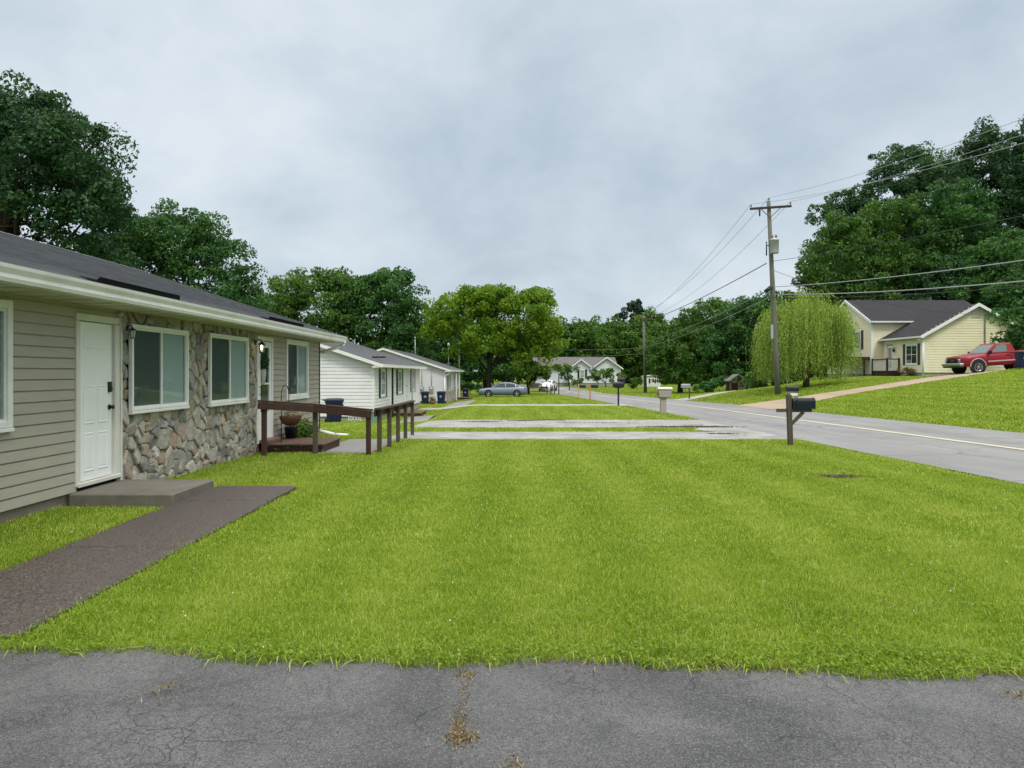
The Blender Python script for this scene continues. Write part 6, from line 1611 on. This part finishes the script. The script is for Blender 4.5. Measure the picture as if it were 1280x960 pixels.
cb = N('ShaderNodeCombineXYZ'); L(mth('DIVIDE', sp.outputs['X'], den), cb.inputs['X']); L(mth('DIVIDE', sp.outputs['Y'], den), cb.inputs['Y'])
def nz(scale, det, rough, dist, off):
    mp = N('ShaderNodeMapping'); mp.inputs['Location'].default_value = off; L(cb.outputs[0], mp.inputs['Vector'])
    x = N('ShaderNodeTexNoise'); x.inputs['Scale'].default_value = scale; x.inputs['Detail'].default_value = det
    x.inputs['Roughness'].default_value = rough; x.inputs['Distortion'].default_value = dist; L(mp.outputs[0], x.inputs['Vector']); return x.outputs['Fac']
n1 = nz(1.25, 5, .5, .15, (3.1, .7, 0)); n2 = nz(3.4, 8, .6, .25, (.3, 4.2, 1))
f = mth('ADD', mth('MULTIPLY', n1, .6), mth('MULTIPLY', n2, .4))
rp = N('ShaderNodeValToRGB'); L(f, rp.inputs['Fac'])
cr = rp.color_ramp
cr.elements[0].position = .385; cr.elements[0].color = (.44, .525, .60, 1)
cr.elements[1].position = .61; cr.elements[1].color = (.68, .745, .805, 1)
e = cr.elements.new(.49); e.color = (.545, .63, .705, 1)
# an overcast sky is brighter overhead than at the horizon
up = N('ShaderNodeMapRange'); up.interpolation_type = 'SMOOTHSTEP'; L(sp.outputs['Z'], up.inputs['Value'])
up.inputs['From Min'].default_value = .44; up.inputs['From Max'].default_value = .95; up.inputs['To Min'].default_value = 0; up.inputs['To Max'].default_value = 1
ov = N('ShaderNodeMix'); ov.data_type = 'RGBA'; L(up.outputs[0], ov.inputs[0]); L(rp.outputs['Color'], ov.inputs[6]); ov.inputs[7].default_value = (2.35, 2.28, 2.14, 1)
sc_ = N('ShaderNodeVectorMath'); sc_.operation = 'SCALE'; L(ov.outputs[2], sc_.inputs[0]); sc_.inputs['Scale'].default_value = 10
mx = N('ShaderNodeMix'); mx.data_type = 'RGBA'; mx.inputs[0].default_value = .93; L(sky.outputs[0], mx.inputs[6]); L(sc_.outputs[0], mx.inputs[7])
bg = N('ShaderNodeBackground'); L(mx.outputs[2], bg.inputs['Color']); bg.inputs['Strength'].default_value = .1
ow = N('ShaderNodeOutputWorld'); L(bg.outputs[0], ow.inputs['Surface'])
sl = bpy.data.lights.new('sun', 'SUN'); sl.energy = 1.5; sl.angle = R(14); sl.color = (1, .97, .91)
so = bpy.data.objects.new('sun', sl); COL.objects.link(so); so.rotation_euler = (-SUN).to_track_quat('-Z', 'Y').to_euler()

cd = bpy.data.cameras.new('camera'); co = bpy.data.objects.new('camera', cd); COL.objects.link(co)
cd.sensor_width = 36; cd.lens = 930/1280*36; cd.shift_y = -14/1280; cd.clip_end = 3000; cd.clip_start = .05
co.location = (0, 0, EYE); co.rotation_euler = (R(90), 0, 0)
SC.camera = co
SC.view_settings.view_transform = 'Standard'; SC.view_settings.look = 'None'; SC.view_settings.gamma = 1; SC.view_settings.use_curve_mapping = False
SC.view_settings.exposure = .18
cy = SC.cycles
SC.render.engine = 'CYCLES'
cy.max_bounces = 6; cy.diffuse_bounces = 2; cy.glossy_bounces = 3; cy.transmission_bounces = 4; cy.transparent_max_bounces = 12
cy.caustics_reflective = False; cy.caustics_refractive = False
cy.use_denoising = True
cy.sample_clamp_indirect = 4
